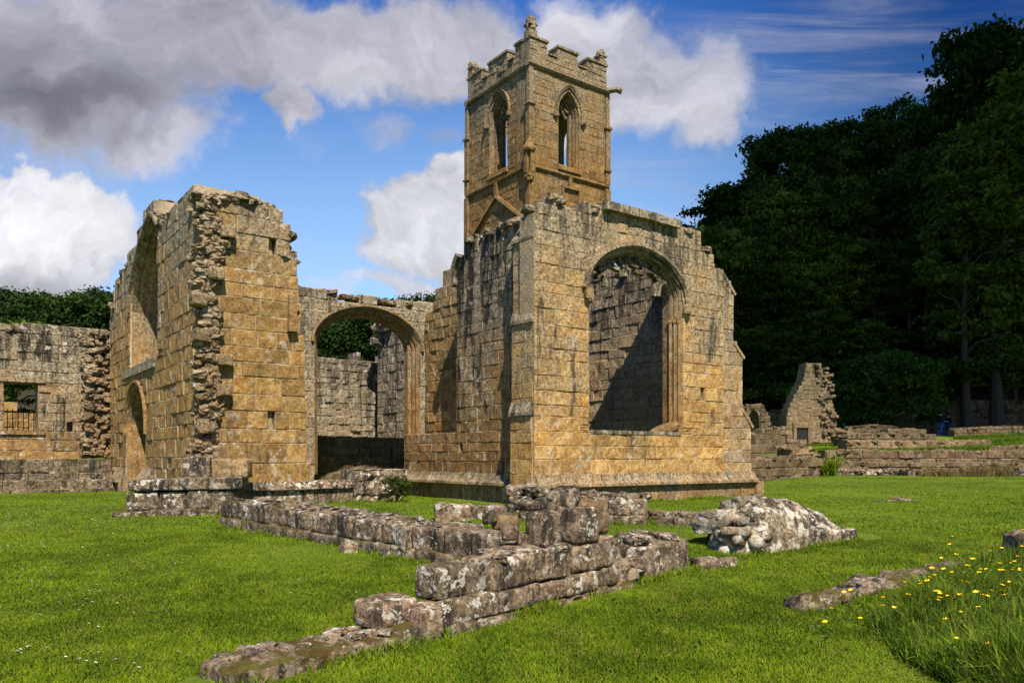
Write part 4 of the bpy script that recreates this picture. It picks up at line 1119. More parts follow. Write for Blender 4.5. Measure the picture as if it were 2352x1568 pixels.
    courses(Fr, f, [('foot_slab', -.2, 2.6, -.2, .12, -.18, 1.0, M['moss'], (.5, .9), .02), ('lower_course', .0, 2.0, .1, .47, .0, 1.6, M['low'], (.5, .9), .015), ('upper_course', .05, 2.1, .49, .72, -.06, 1.6, M['low'], (.5, .8), .02),
                    ('back_block', .95, 1.5, .7, 1.15, .4, 1.4, M['low'], (.6, .7), .02), ('back_block', 1.5, 2.2, .7, 1.1, .5, 1.4, M['rubble'], (.3, .4), .03)], 160)
    # end of the south wall's plinth, a broken lump
    F2 = Frame('ruined_wall_stub', -1.7, 4.4, .5, 'knee-high ruined wall stub with white lichen, beside the green bush', 'low wall')
    mb = MB(); stone_wall(mb, fv(F2, 4.02), [(-2.38, .4), (-1.0, .4), (-1.02, .95), (-.9, 1.0), (-.95, 1.3), (-1.5, 1.33), (-2.15, 1.36), (-2.38, 1.2)], [], .8, (.28, .36), (.35, .7), 171, .03, .03, .035, jag=.04, cell=.12)
    mb.build('wall', M['low'], F2.o)
    # wall in the middle distance
    A, B = gpt(1150, 1195), gpt(1485, 1205)
    Fr, L, f, ang = lowwall('middle_low_wall', 'waist-low wall with a dark front and pale rubble top, before the chapel window', A, B, M['low'], None)
    GSEG.append((A[0], A[1] + .35, B[0], B[1] + .35, .42))
    courses(Fr, f, [('foot_course', -.1, L, -.2, .16, -.05, .8, M['moss'], (.4, .8), .02), ('upper_course', .15, L, .15, .46, .0, .45, M['low'], (.35, .7), .02), ('upper_course', .25, L * .95, .15, .44, .45, .85, M['low'], (.3, .5), .04), ('side_course', -.75, .15, -.1, .27, .1, .5, M['low'], (.4, .5), .012)], 180)
    mb = MB()
    for i in range(34): mb.rock(f(rg.uniform(.2, L), rg.uniform(.15, .8), .47), (rg.uniform(.08, .2), rg.uniform(.08, .15), .06), rg, .3, 1)
    for i in range(8): mb.rock(f(rg.uniform(.2, .7), rg.uniform(.15, .8), .55), (.18, .15, .09), rg, .3, 1)
    mb.build('rubble_fill', M['low'], Fr.o)
    x, y = gpt(1038, 1198); loose('big squared fallen block with a mossy end, left of the middle low wall', x, y + .2, ground_z(x, y) + .13, (.34, .2, .19), M['low'], 361, .12, None, 'fallen_block', .1)
    A, B = gpt(1490, 1203), gpt(1700, 1217)
    Fr, L, f, ang = lowwall('thin_footing', 'ankle-high mossy footing linking the middle low wall and the big rubble lump', A, B, M['moss'], None)
    GSEG.append((A[0], A[1] + .25, B[0], B[1] + .25, .35))
    courses(Fr, f, [('foot_course', 0, L, -.2, .15, 0, .55, M['moss'], (.4, .8), .03)], 190)
    mb = MB()
    for i in range(22): mb.rock(f(rg.uniform(.0, L * .8), rg.uniform(.15, .6), .17), (rg.uniform(.06, .16), rg.uniform(.06, .12), .05), rg, .3, 1)
    mb.build('rubble_fill', M['low'], Fr.o)
    # big rubble lump
    A, B = gpt(1745, 1272), gpt(1978, 1242)
    Fr, L, f, ang = lowwall('rubble_lump', 'big white-lichened rubble lump of fallen masonry on the lawn at the right', A, B, M['low'], None, 'ruin fragment')
    GSEG.append((A[0] - .1, A[1] + .6, B[0], B[1] + .5, .5))
    mb = MB()
    for x0, x1, h in ((.12, .55, .28), (.56, .98, .29), (.99, 1.5, .27), (1.51, L - .06, .2)): mb.ashlar(f, x0, x1, 0, .9, -.15, h, rg, .05, 1.6)
    mb.build('foot_course', M['lump'], Fr.o, True)
    mb = MB()
    vs, fs = [], []; na, nb_ = 44, 26; sv = Vector((3, 8, 1))
    for j in range(nb_ + 1):
        for i in range(na + 1):
            d = .04 + 1.0 * j / nb_; q = -.3 + 2.45 * i / na + .30 * j / nb_ * (1 - i / na)
            hp = 1.1 * np.interp(q, [-.3, -.1, .1, .3, .7, 1.0, 1.4, 1.8, 2.05, 2.15], [.05, .28, .42, .64, .70, .64, .53, .40, .22, 0])
            e = abs(j / nb_ * 2 - 1); e = (1 - e ** 3.2) ** .5
            p = Vector((q, d, 0)); nz = mn.noise(p * 2.2 + sv) * .10 + mn.noise(p * 6 + sv) * .05 + abs(mn.noise(p * 12 + sv)) * .03
            vs.append(f(q + mn.noise(p * 3 - sv) * .05, d + mn.noise(p * 3 + sv * 2) * .05, hp * e + nz * e - .04 - .14 * (1 - min(1, hp / .3)))); 
    fs = [(j * (na + 1) + i, j * (na + 1) + i + 1, (j + 1) * (na + 1) + i + 1, (j + 1) * (na + 1) + i) for j in range(nb_) for i in range(na)]
    mb.add(vs, fs)
    mb.rock(f(-.08, .4, .06), (.22, .3, .2), rg, .3, 6, .2); mb.rock(f(.32, .75, .62), (.2, .2, .12), rg, .3, 5, .2); mb.rock(f(.1, .85, .4), (.3, .3, .16), rg, .3, 5, .2)
    for i in range(34):
        s = rg.uniform(-.05, .9); mb.rock(f(s, rg.uniform(.3, 1.), .66 - abs(s - .65) * .4), (rg.uniform(.06, .13), .09, .06), rg, .3, 1)
    for i in range(22): q = rg.uniform(-.3, .2); mb.rock(f(q, rg.uniform(.05, .45), rg.uniform(.02, .34)), (.1, .1, .07), rg, .3, 1)
    mb.build('rubble_core', M['lump'], Fr.o, True)
    # mossy kerb in the long grass at the right
    A, B = gpt(1862, 1408), gpt(2290, 1290)
    Fr, L, f, ang = lowwall('mossy_kerb', 'half-buried mossy kerb stones beside the long flowering grass', A, B, M['moss'], None)
    GSEG.append((A[0], A[1] + .2, B[0], B[1] + .2, .12))
    mb = MB()
    for i in range(14): mb.rock(f(.2 + i * .25, .15 + rg.uniform(-.07, .09), rg.uniform(-.04, .03)), (rg.uniform(.14, .24), rg.uniform(.12, .2), .14 if i < 3 else .1), rg, .3, 5, rg.uniform(-.4, .4))
    mb.build('kerb_stone', M['moss'], Fr.o, True)
    x, y = gpt(2365, 1285); loose('dark mossy boulder at the right edge above the flowers', x, y, ground_z(x, y) + .14, (.26, .22, .24), M['moss'], 371, .2, None, 'boulder', .12)
    for i, (px, py) in enumerate([(2075, 1136), (2035, 1140)]):
        x, y = gpt(px, py); loose(['thin flat stone showing in the lawn at the right', 'small flat stone just left of the thin flat stone in the lawn'][i], x, y, ground_z(x, y), (.4 - i * .2, .15, .03), M['low'], 380 + i)


low_walls()


# ---- east range: terraces, gable, back wall
def on(px, Y): return ((px - HX) / FPX * Y, Y)


def far_wall(name, label, x0, x1, Y0, Y1, z0, tops, mat, seed, thick=.7, course=(.22, .34), length=(.3, .8), rough=.016, jag=.06, holes=(), cat='low wall'):
    A, B = on(x0, Y0), on(x1, Y1); ang = math.atan2(B[1] - A[1], B[0] - A[0]); L = math.hypot(B[0] - A[0], B[1] - A[1])
    Fr = FrameW(name, A[0], A[1], z0, ang, label, cat)
    n = len(tops); top = [(L * t, z - z0) for t, z in tops]
    mb = MB(); stone_wall(mb, lambda s, d, z: (s, d, z), [(0, -.3), (L, -.3)] + top[::-1], holes, thick, course, length, seed, rough, rough, .035, .035, jag=jag, cell=.25)
    mb.build('wall', mat, Fr.o)
    rg = random.Random(seed); mb = MB()
    for i in range(int(L * 8)):
        s = rg.uniform(0, L); z = np.interp(s, [p[0] for p in top], [p[1] for p in top]); mb.rock((s, rg.uniform(.1, thick * .9), z), (rg.uniform(.1, .25), .15, .07), rg, .3, 1)
    mb.build('broken_wall_top', mat, Fr.o)
    return Fr, L


def east_range():
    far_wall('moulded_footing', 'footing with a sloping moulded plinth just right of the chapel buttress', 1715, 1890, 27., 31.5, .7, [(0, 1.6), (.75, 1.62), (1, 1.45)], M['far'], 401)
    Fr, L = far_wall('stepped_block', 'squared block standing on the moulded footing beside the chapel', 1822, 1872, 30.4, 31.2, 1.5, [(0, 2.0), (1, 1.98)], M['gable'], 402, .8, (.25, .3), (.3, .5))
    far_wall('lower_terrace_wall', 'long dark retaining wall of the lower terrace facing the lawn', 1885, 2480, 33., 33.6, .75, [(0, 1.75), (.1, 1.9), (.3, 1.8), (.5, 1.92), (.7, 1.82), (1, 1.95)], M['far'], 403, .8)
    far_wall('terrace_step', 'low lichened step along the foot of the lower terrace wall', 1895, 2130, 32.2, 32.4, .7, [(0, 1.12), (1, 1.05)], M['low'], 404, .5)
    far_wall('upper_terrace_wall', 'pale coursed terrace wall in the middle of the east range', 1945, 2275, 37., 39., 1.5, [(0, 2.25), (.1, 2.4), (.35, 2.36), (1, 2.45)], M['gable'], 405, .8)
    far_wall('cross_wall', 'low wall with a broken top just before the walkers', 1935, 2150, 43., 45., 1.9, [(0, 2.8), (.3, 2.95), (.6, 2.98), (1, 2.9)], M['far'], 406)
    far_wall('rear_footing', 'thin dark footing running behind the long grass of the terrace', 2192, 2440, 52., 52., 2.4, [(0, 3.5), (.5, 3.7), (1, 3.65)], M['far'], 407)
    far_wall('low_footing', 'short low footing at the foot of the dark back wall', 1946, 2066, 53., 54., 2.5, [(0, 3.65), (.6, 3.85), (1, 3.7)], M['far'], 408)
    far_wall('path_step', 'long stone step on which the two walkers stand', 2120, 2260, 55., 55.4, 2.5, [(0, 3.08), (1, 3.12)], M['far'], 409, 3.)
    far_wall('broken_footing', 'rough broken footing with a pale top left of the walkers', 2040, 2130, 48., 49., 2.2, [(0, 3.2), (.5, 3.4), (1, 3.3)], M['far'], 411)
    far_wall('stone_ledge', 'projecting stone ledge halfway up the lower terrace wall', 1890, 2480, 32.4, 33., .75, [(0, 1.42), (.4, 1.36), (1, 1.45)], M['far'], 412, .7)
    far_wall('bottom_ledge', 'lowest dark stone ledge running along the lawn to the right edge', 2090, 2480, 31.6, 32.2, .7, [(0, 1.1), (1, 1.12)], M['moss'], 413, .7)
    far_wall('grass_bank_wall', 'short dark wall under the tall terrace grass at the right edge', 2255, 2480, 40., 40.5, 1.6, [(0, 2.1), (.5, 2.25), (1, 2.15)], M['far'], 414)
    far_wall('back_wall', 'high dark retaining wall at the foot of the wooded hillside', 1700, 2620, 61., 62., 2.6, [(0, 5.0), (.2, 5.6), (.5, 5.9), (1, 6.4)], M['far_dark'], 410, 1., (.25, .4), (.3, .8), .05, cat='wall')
    # ruined cell gable with its fireplace
    A, B = on(1806, 45.), on(1918, 45.6); ang = math.atan2(B[1] - A[1], B[0] - A[0]); L = math.hypot(B[0] - A[0], B[1] - A[1])
    Fr = FrameW('ruined_gable', A[0], A[1], 2.35, ang, 'lone stepped gable of grey stone with a small fireplace, before the dark wood', 'ruin')
    k = L / 112.
    def q(px, py): return ((px - 1806) * k, EYE + (HY - py) / FPX * 45.2 - 2.35)
    out = [q(1806, 1016), q(1918, 1016), q(1922, 960), q(1912, 920), q(1905, 885), q(1893, 850), q(1885, 835), q(1852, 833), q(1850, 850), q(1843, 878), q(1834, 890), q(1827, 905), q(1820, 922), q(1812, 938), q(1808, 950)]
    fire = [q(1825, 1012), q(1854, 1012), q(1856, 985), q(1825, 985)]
    mb = MB(); stone_wall(mb, lambda s, d, z: (s, d, z), out, [], .8, (.22, .3), (.3, .6), 420, .012, .014, .022, jag=.03)
    mb.build('wall', M['gable'], Fr.o)
    mb = MB()
    for i in range(160):
        t = rng_g.random(); p = q(1905 + rng_g.uniform(-14, 22) - (1 - t) * 20, 838 + t * 170); mb.rock((p[0], rng_g.uniform(-.12, .5), p[1]), (.13, .12, .08), rng_g, .35, 1)
    for i in range(60):
        p = q(rng_g.uniform(1915, 1948), rng_g.uniform(985, 1015)); mb.rock((p[0], rng_g.uniform(-.2, .9), p[1]), (.2, .16, .1), rng_g, .35, 1)
    mb.build('broken_masonry', M['gable'], Fr.o)
    mb = MB(); a, b = q(1828, 1012), q(1854, 982)
    mb.box(lambda s, d, z: (s, d, z), a[0], b[0], -.035, .3, -.1, b[1], (.5, .5, 0)); mb.build('hearth_shade', M['iron'], Fr.o)  # black box standing in for the shade inside the uncut fireplace opening
    mb = MB(); g = lambda s, d, z: (s, d, z)
    mb.box(g, a[0] - .22, b[0] + .22, -.12, .3, b[1], b[1] + .32, (.4, .5, 0)); mb.box(g, b[0], b[0] + .2, -.1, .3, -.1, b[1], (.6, .5, 0)); mb.box(g, a[0] - .2, a[0], -.1, .3, -.1, b[1], (.2, .5, 0))
    mb.build('fireplace_surround', M['gable'], Fr.o)
    # ruined doorway left of it
    A, B = on(1712, 46.), on(1782, 46.5); L = math.hypot(B[0] - A[0], B[1] - A[1])
    dr = lancet(.55, .38, 1.5, 2.15, 6, 0.)
    far_wall('ruined_doorway', 'broken wall with a small pointed doorway between the chapel and the gable', 1712, 1782, 46., 46.5, 2.3, [(0, 4.5), (.3, 4.75), (.62, 4.75), (.66, 4.4), (.8, 4.1), (.86, 3.6), (1, 3.1)], M['far'], 421, .8, holes=[dr], cat='ruin')
    far_wall('side_wall', 'low dark wall between the ruined doorway and the gable', 1735, 1806, 43., 44.5, 2.1, [(0, 2.9), (.4, 3.2), (1, 3.35)], M['far'], 422)
    far_wall('near_footing', 'rough footing on the grass before the ruined doorway', 1728, 1830, 36., 38., 1.6, [(0, 2.15), (1, 2.2)], M['far'], 423)
    rg = random.Random(5)
    x, y = on(1828, 40.); loose('weathered carved stone resting on the grass before the gable', x, y, 2.35, (.5, .25, .22), M['far'], 430, .2, None, 'carved_stone')


rng_g = random.Random(99)
east_range()


# ------------------------------------------------------------------ vegetation
def crown_mesh(name, seed, R, H, zc, nclump, nleaf, size, mat, lobes=7, flat=.55, cone=False):
    rg = np.random.default_rng(seed); cl = []
    lob = [(0, 0, zc, R * .8, H * .5)]
    for i in range(lobes):
        a = rg.uniform(0, 2 * PI); rr = R * rg.uniform(.35, .72)
        lob.append((rr * math.cos(a), rr * math.sin(a), zc + H * rg.uniform(-.42, .40), R * rg.uniform(.32, .5), H * rg.uniform(.13, .24)))
    while len(cl) < nclump:
        if cone:
            t = rg.uniform(0, 1) ** 1.4; z = zc - H / 2 + H * t; r = R * (1 - t) * rg.uniform(.6, 1.05) + .05; a = rg.uniform(0, 2 * PI)
            cl.append((r * math.cos(a), r * math.sin(a), z, rg.uniform())); continue
        l = lob[rg.integers(0, len(lob))] if rg.uniform() > .25 else lob[0]
        d = rg.normal(size=3); d /= np.linalg.norm(d); k = rg.uniform(.72, 1.04)
        if d[2] < -.55: continue
        cl.append((l[0] + d[0] * l[3] * k, l[1] + d[1] * l[3] * k, l[2] + d[2] * l[4] * k, rg.uniform()))
    cl = np.array(cl); n = nclump * nleaf
    c = np.repeat(cl, nleaf, 0)
    sp = size * 3.6
    off = rg.normal(size=(n, 3)) * np.array([sp, sp, sp * flat]) * .55
    p = c[:, :3] + off
    nrm = rg.normal(size=(n, 3)) + np.array([0, 0, 1.1]) + off / sp * .6; nrm /= np.linalg.norm(nrm, axis=1)[:, None]
    t = rg.normal(size=(n, 3)); t -= nrm * (t * nrm).sum(1)[:, None]; t /= np.linalg.norm(t, axis=1)[:, None]; b = np.cross(nrm, t)
    s = size * rg.uniform(.6, 1.3, n)[:, None]
    q = np.stack([p - t * s * .9, p + b * s * .5 - t * s * .1, p + t * s, p - b * s * .5 + t * s * .1], 1).reshape(-1, 3)
    me = bpy.data.meshes.new(name); me.vertices.add(4 * n); me.vertices.foreach_set('co', q.astype(np.float32).ravel())
    me.loops.add(4 * n); me.loops.foreach_set('vertex_index', np.arange(4 * n, dtype=np.int32))
    me.polygons.add(n); me.polygons.foreach_set('loop_start', np.arange(0, 4 * n, 4, dtype=np.int32)); me.update(calc_edges=True)
    a = me.attributes.new('leaf', 'FLOAT_VECTOR', 'POINT')
    at = np.stack([np.clip(c[:, 3] + rg.normal(0, .12, n), 0, 1), rg.uniform(0, 1, n), np.zeros(n)], 1)
    a.data.foreach_set('vector', np.repeat(at, 4, 0).astype(np.float32).ravel()); me.materials.append(mat)
    return me


def trunk_mesh(name, seed, h, r, spread, nb=6, lean=.3):
    rg = random.Random(seed); mb = MB()
    pts = [(0, 0, -.8)]; rad = [r * 1.3]
    for i in range(1, 7):
        t = i / 6; pts.append((lean * math.sin(t * 3 + seed) * t, lean * math.cos(t * 2.2 + seed) * t, h * t)); rad.append(r * (1 - .8 * t))
    mb.tube(pts, rad, 8)
    for i in range(nb):
        t = rg.uniform(.32, .85); k = int(t * 6); p = Vector(pts[k]); a = rg.uniform(0, 2 * PI); L = spread * rg.uniform(.6, 1)
        q = [tuple(p + Vector((math.cos(a) * L * w, math.sin(a) * L * w, L * (.55 * w + .12 * math.sin(w * 5))))) for w in (0, .35, .7, 1)]
        mb.tube(q, [rad[k] * .55, rad[k] * .38, rad[k] * .22, .03], 5)
    me = mb.build(name, M['bark']).data
    o = bpy.data.objects[-1] if False else None
    return me


def proto(name, crown, trunk):
    for o in [o for o in COL.objects if o.type == 'MESH' and o.data is trunk and o.parent is None]: bpy.data.objects.remove(o)
    return (name, crown, trunk)


PROT = {}
for k, sd in enumerate((1, 2, 3, 4)):
    PROT['broad%d' % k] = proto('broadleaf_tree', crown_mesh('crown', sd, 5.2, 11., 9.5, 230, 78, .25, M['leaf'], 15, .38), trunk_mesh('trunk', sd, 12, .38, 4.2, 9))
PROT['bright'] = proto('broadleaf_tree', crown_mesh('crown', 7, 5., 6.5, 4., 420, 36, .19, M['leaf_light'], 10), trunk_mesh('trunk', 7, 6, .3, 3.6, 8))
PROT['tall'] = proto('broadleaf_tree', crown_mesh('crown', 9, 4.6, 17., 13.5, 120, 70, .25, M['leaf'], 14, .32), trunk_mesh('trunk', 9, 21, .42, 4.4, 12, .8))
for k, sd in enumerate((11, 12)):
    PROT['far%d' % k] = proto('broadleaf_tree', crown_mesh('crown', sd, 5., 9., 7.5, 260, 26, .34, M['far_leaf'], 9), trunk_mesh('trunk', sd, 9, .35, 3.6, 6))
PROT['fir'] = proto('conifer_tree', crown_mesh('crown', 21, 2.5, 12., 7.2, 420, 14, .3, M['needle'], cone=True), trunk_mesh('trunk', 21, 12.5, .22, .8, 3, .05))


def plant(key, x, y, z, sc, rz, label, cat='tree', group=None, szz=None):
    nm, cm, tm = PROT[key]
    e = bpy.data.objects.new(nm, None); COL.objects.link(e); e.location = (x, y, z); e.rotation_euler = (0, 0, rz)
    e.scale = (sc, sc, szz or sc); tag(e, label, cat, group)
    for n_, m_ in (('trunk', tm), ('crown', cm)):
        link(bpy.data.objects.new(n_, m_), e)
    return e


def forest():
    rg = random.Random(17)
    back = [(1622, 505, 74), (1690, 425, 77), (1752, 372, 78), (1812, 320, 80), (1880, 290, 82), (1945, 278, 84), (2010, 258, 84), (2080, 250, 84), (2140, 225, 80), (2196, 165, 76), (2262, 95, 72), (2345, 78, 70), (2440, 60, 70),
            (1660, 520, 70), (1720, 500, 71), (1790, 440, 72), (1860, 410, 73), (1940, 400, 74), (2030, 380, 75), (2120, 360, 74), (2225, 260, 68), (2320, 260, 66), (2400, 200, 66),
            (1645, 640, 68), (1700, 610, 68), (1770, 600, 68), (1850, 570, 68), (1930, 560, 69), (2010, 560, 69), (2090, 540, 69), (2300, 470, 64), (2380, 430, 64),
            (1690, 760, 65), (1740, 745, 65), (1800, 740, 65), (1880, 720, 65.5), (1960, 720, 66), (2330, 640, 63)]
    spec = {10: 'tallest dark oak at the right, its crown breaking the skyline', 0: 'leftmost tree of the dark wood, beside the chapel coping', 21: 'thin-crowned dark tree with a bare trunk showing, at the right', 4: 'tree at the crest of the wood above the gable'}
    for i, (px, py, Y) in enumerate(back):
        x = (px - HX) / FPX * Y; zt = EYE + (HY - py) / FPX * Y; zg = ground_z(x, Y)
        h = max(zt - zg, 6.); sc = h / 15.4
        hs = min(max(sc, .72), 1.12)
        plant('broad%d' % (i % 4 if i not in (9, 10) else 3 - i % 2 * 3), x, Y, zg, hs * rg.uniform(.74, .96), rg.uniform(0, 6.28), spec.get(i, 'dark broadleaf tree in the shaded wood on the hillside'), 'tree', 'trees of the dark hillside wood', sc)
    x, y = on(2040, 61.6); plant('bright', x, y, ground_z(x, y) - 1., 1.0, 1., 'bright green spreading tree at the foot of the dark wood, above the back wall', 'tree')
    x, y = on(1905, 63); plant('bright', x, y, ground_z(x, y) - 2., .62, 2., 'smaller green tree directly behind the lone gable', 'tree')
    for px, py, Y in ((898, 694, 112), (915, 689, 116), (930, 684, 113), (944, 692, 118), (958, 681, 112), (972, 697, 115), (985, 679, 117), (1000, 686, 112), (1014, 676, 116), (1030, 684, 113), (8, 664, 112), (22, 676, 118), (98, 676, 113), (128, 684, 116), (215, 664, 112)):
        x = (px - HX) / FPX * Y; zg = ground_z(x, Y); h = EYE + (HY - py) / FPX * Y - zg; k = h / 13.3
        plant('fir', x, Y, zg, k * .8, rg.uniform(0, 6.28), 'conifer spire standing above the far wooded hill', 'tree', 'conifers of the far wood', k)
    x, y = on(30, 43.); plant('broad1', x, y, ground_z(x, y), .62, 1., 'dark tree glimpsed through the square gateway at the far left', 'tree', None, .5)
    for px, yt, Y, lb in ((2292, 230, 61.3, 'tall thin-crowned tree whose long bare trunk shows against the dark wood'), (2222, 420, 61.0, 'slender thin-crowned tree left of the tall bare-trunked one')):
        x, y = on(px, Y); zg = ground_z(x, y); k = (EYE + (HY - yt) / FPX * Y - zg) / 21.5; plant('tall', x, y, zg, k * .9, px, lb, 'tree', None, k)
    # far wood on the left and behind the arch
    n = 0
    for Y in (104, 116, 130, 146):
        step = 34
        for px in list(np.arange(-40, 330, step)) + list(np.arange(690, 1080, step)):
            p = px + rg.uniform(-16, 16); x = (p - HX) / FPX * Y
            key = 'far%d' % (n % 2)
            yt = rg.uniform(670, 715) if p < 500 else rg.uniform(705, 750); kz = (EYE + (HY - yt) / FPX * Y - ground_z(x, Y)) / 12.3
            if kz < .3: continue
            plant(key, x, Y, ground_z(x, Y), max(kz, .6) * rg.uniform(.9, 1.15), rg.uniform(0, 6.28), 'dark tree in the far wood on the hill behind the ruins', 'tree', 'trees of the far wood', kz)
            n += 1


forest()


def small_plants():
    me = crown_mesh('foliage', 31, .3, .62, .33, 60, 22, .035, M['shrub'], 5)
    x, y = on(915, 19.0); e = bpy.data.objects.new('bush', None); COL.objects.link(e); e.location = (x, y - .2, .6); tag(e, 'small round green bush at the end of the ruined wall stub', 'bush')
    link(bpy.data.objects.new('foliage', me), e)
    mb = MB()
    for i in range(6): mb.tube([(0, 0, -.05), (.14 * math.cos(i), .14 * math.sin(i), .5)], [.012, .006], 5)
    o = mb.build('stem', M['bark'], e)
    # dead branches
    x, y = on(2245, 65.8); e = bpy.data.objects.new('dead_branch', None); COL.objects.link(e); zb = ground_z(x, y) + .1; e.location = (x, y, zb); tag(e, 'bleached dead branches sticking up from the dark bank at the right', 'dead wood')
    rg = random.Random(3); mb = MB()
    zg = ground_z(x, y) - zb
    for (a, b, c) in [((-.6, .9), (-1.1, 1.3), (-1.7, 1.75)), ((-.6, .5), (-.9, 1.1), (-1.2, 1.4)), ((0, .3), (.5, .9), (.7, 1.2)), ((1.3, .4), (1.5, 1.2), (1.6, 1.7)), ((1.5, .8), (1.9, 1.3), (2.4, 1.5)), ((1.5, .6), (2., .9), (2.5, 1.2)), ((-.3, -.4), (-.4, .1), (-.6, .6))]:
        mb.tube([(a[0], 0, a[1] - .5), (b[0], rg.uniform(-.3, .3), b[1] - .3), (c[0], rg.uniform(-.4, .4), c[1] - .1)], [.11, .08, .03], 5)
    mb.tube([(-1.2, .1, -.6), (-.6, 0, .35)], [.12, .1], 6); mb.tube([(1.2, .1, -.8), (1.4, 0, .2)], [.12, .1], 6)
    mb.tube([(-.9, 0, -.1), (.2, -.1, .0), (1.5, 0, -.1)], [.1, .13, .1], 6)
    mb.build('branches', M['dead'], e)


small_plants()


def grass_all():
    pts = np.concatenate([lawn_points(330000, 5.2, 13., 5), lawn_points(170000, 12., 32., 6)])
    clump = np.array([.5 + .8 * mn.noise(Vector((p[0] * 2.1, p[1] * 2.1, 0))) + .75 * mn.noise(Vector((p[0] * .45, p[1] * .45, 7))) + .4 * mn.noise(Vector((p[0] * 6, p[1] * 6, 3))) for p in pts])
    d = pts[:, 1]
    near = pts[d < 13]; tn = clump[d < 13]
    o = blades('lawn_grass', near, .042, .0085, M['grass'], 7, 1.2, tuft=tn); tag(o, 'short mown green grass blades of the lawn', 'grass')
    fa = pts[d >= 13]; o = blades('lawn_grass', fa, .042, .013, M['grass'], 8, 1.2, tuft=clump[d >= 13]); tag(o, 'short mown grass of the lawn nearer the church', 'grass')
    k = np.random.default_rng(4).uniform(size=len(near)) < .03 + .10 * np.clip(np.array([mn.noise(Vector((p[0] * .9, p[1] * .9, 20))) for p in near]), 0, 1)
    o = blades('dry_grass', near[k], .05, .010, M['dry'], 12, 1.5); tag(o, 'bleached blades mixed into the lawn', 'grass')
    # untrimmed grass and weeds along the foot of the walls
    R = np.random.default_rng(33); P_ = []
    def edge(ax, ay, bx, by, n, w=.06):
        L = math.hypot(bx - ax, by - ay); t = R.uniform(0, 1, n)
        dn = np.array([.5 + 1.6 * mn.noise(Vector((ax + k * (bx - ax), ay + k * (by - ay), 1)) * 2.5) for k in t]); k = R.uniform(0, 1, n) < dn; t = t[k]
        o = R.normal(0, w, len(t)); x = ax + (bx - ax) * t - (by - ay) / L * o; y = ay + (by - ay) * t + (bx - ax) / L * o
        P_.append(np.stack([x, y, [ground_z(p, q) for p, q in zip(x, y)]], 1))
    def ch(u, v): return (P0[0] + u * UX + v * VX, P0[1] + u * UY + v * VY)
    edge(-2.0, 5.37, 2.42, 9.90, 3200); edge(-2.3, 5.75, 1.9, 10.3, 1500); edge(-5.2, 13.85, -.05, 9.22, 3000); edge(-4.7, 14.4, .5, 9.7, 1200)
    edge(*gpt(1150, 1196), *gpt(1485, 1206), 900); edge(*gpt(1490, 1204), *gpt(1700, 1218), 900); edge(*gpt(1745, 1273), *gpt(1978, 1243), 1000); edge(*gpt(1862, 1409), *gpt(2290, 1291), 1800, .12); edge(*gpt(1640, 1250), *gpt(1745, 1273), 400)
    edge(*ch(.0, -.22), *ch(7.9, -.22), 1800); edge(*ch(-5.9, 3.9), *ch(-1., 3.95), 900); edge(-7.6, 15.0, -5.6, 15.4, 500)
    for w in range(26):
        s_ = random.Random(w); t = s_.random(); x, y = -2.0 + 4.4 * t, 5.37 + 4.5 * t; P_.append(np.stack([R.normal(x + .02, .03, 30), R.normal(y - .03, .03, 30), np.full(30, ground_z(x, y))], 1)) if s_.random() < .4 else None
    P_ = np.concatenate(P_); o = blades('wall_foot_grass', P_, .10, .011, M['grass'], 34, 1.0, segs=3); tag(o, 'untrimmed grass along the foot of the walls', 'grass')
    # long meadow grass at the right
    R = np.random.default_rng(9); n = 46000
    y = R.uniform(5.0, 9.6, n); lo = np.interp(y, [5., 6., 7., 8., 9.6], [3.1, 3.0, 3.2, 3.9, 5.6]); x = lo + R.uniform(0, 1, n) ** .8 * (y * .70 - lo)
    lo = lo + np.array([.35 * mn.noise(Vector((q * 1.6, 2, 0))) for q in y]) + R.exponential(.12, n) - .1; k = (x > lo) & (x < y * .72)
    x, y = x[k], y[k]; pts = np.stack([x, y, [ground_z(a, b) for a, b in zip(x, y)]], 1)
    tf = np.array([.42 + .8 * mn.noise(Vector((p[0] * 2.3, p[1] * 2.3, 0))) for p in pts])
    hv = .16 + .2 * np.clip(np.array([.5 + mn.noise(Vector((p[0] * 1.3, p[1] * 1.3, 4))) for p in pts]), 0, 1.2) * np.clip((pts[:, 0] - np.interp(pts[:, 1], [5., 6., 7., 8., 9.6], [3.0, 2.9, 3.1, 3.8, 5.5])) / .5, .25, 1)
    o = blades('long_grass', pts, hv, .0105, M['long'], 10, .9, segs=3, tuft=tf); tag(o, 'uncut long grass with flowers at the lower right', 'grass')
    kb = R.uniform(size=len(pts)) < .05; ob = blades('broad_leaf', pts[kb], hv[kb] * 1.25, .02, M['long'], 14, 1.2, segs=3, tuft=np.full(kb.sum(), .85)); tag(ob, 'broad upright leaves among the long grass', 'grass')
    k = R.uniform(size=len(pts)) < .012; o = blades('dry_stalk', pts[k], .36, .007, M['dry'], 11, .8, segs=3); tag(o, 'pale dry stalks among the long grass', 'grass')
    # reeds and tufts of the terraces
    def patch(name, label, px0, px1, Y0, Y1, n, h, w, mat, sd, z=None):
        n = int(n)
        R = np.random.default_rng(sd); y = R.uniform(Y0, Y1, n); x = (R.uniform(px0, px1, n) - HX) / FPX * y
        p = np.stack([x, y, [ground_z(a, b) if z is None else z for a, b in zip(x, y)]], 1)
        o = blades(name, p, h, w, mat, sd, 1.2, segs=3); tag(o, label, 'grass')
    patch('terrace_grass', 'tall green grass on the terrace at the right edge', 2190, 2420, 41, 50, 5000, .55, .035, M['long'], 21)
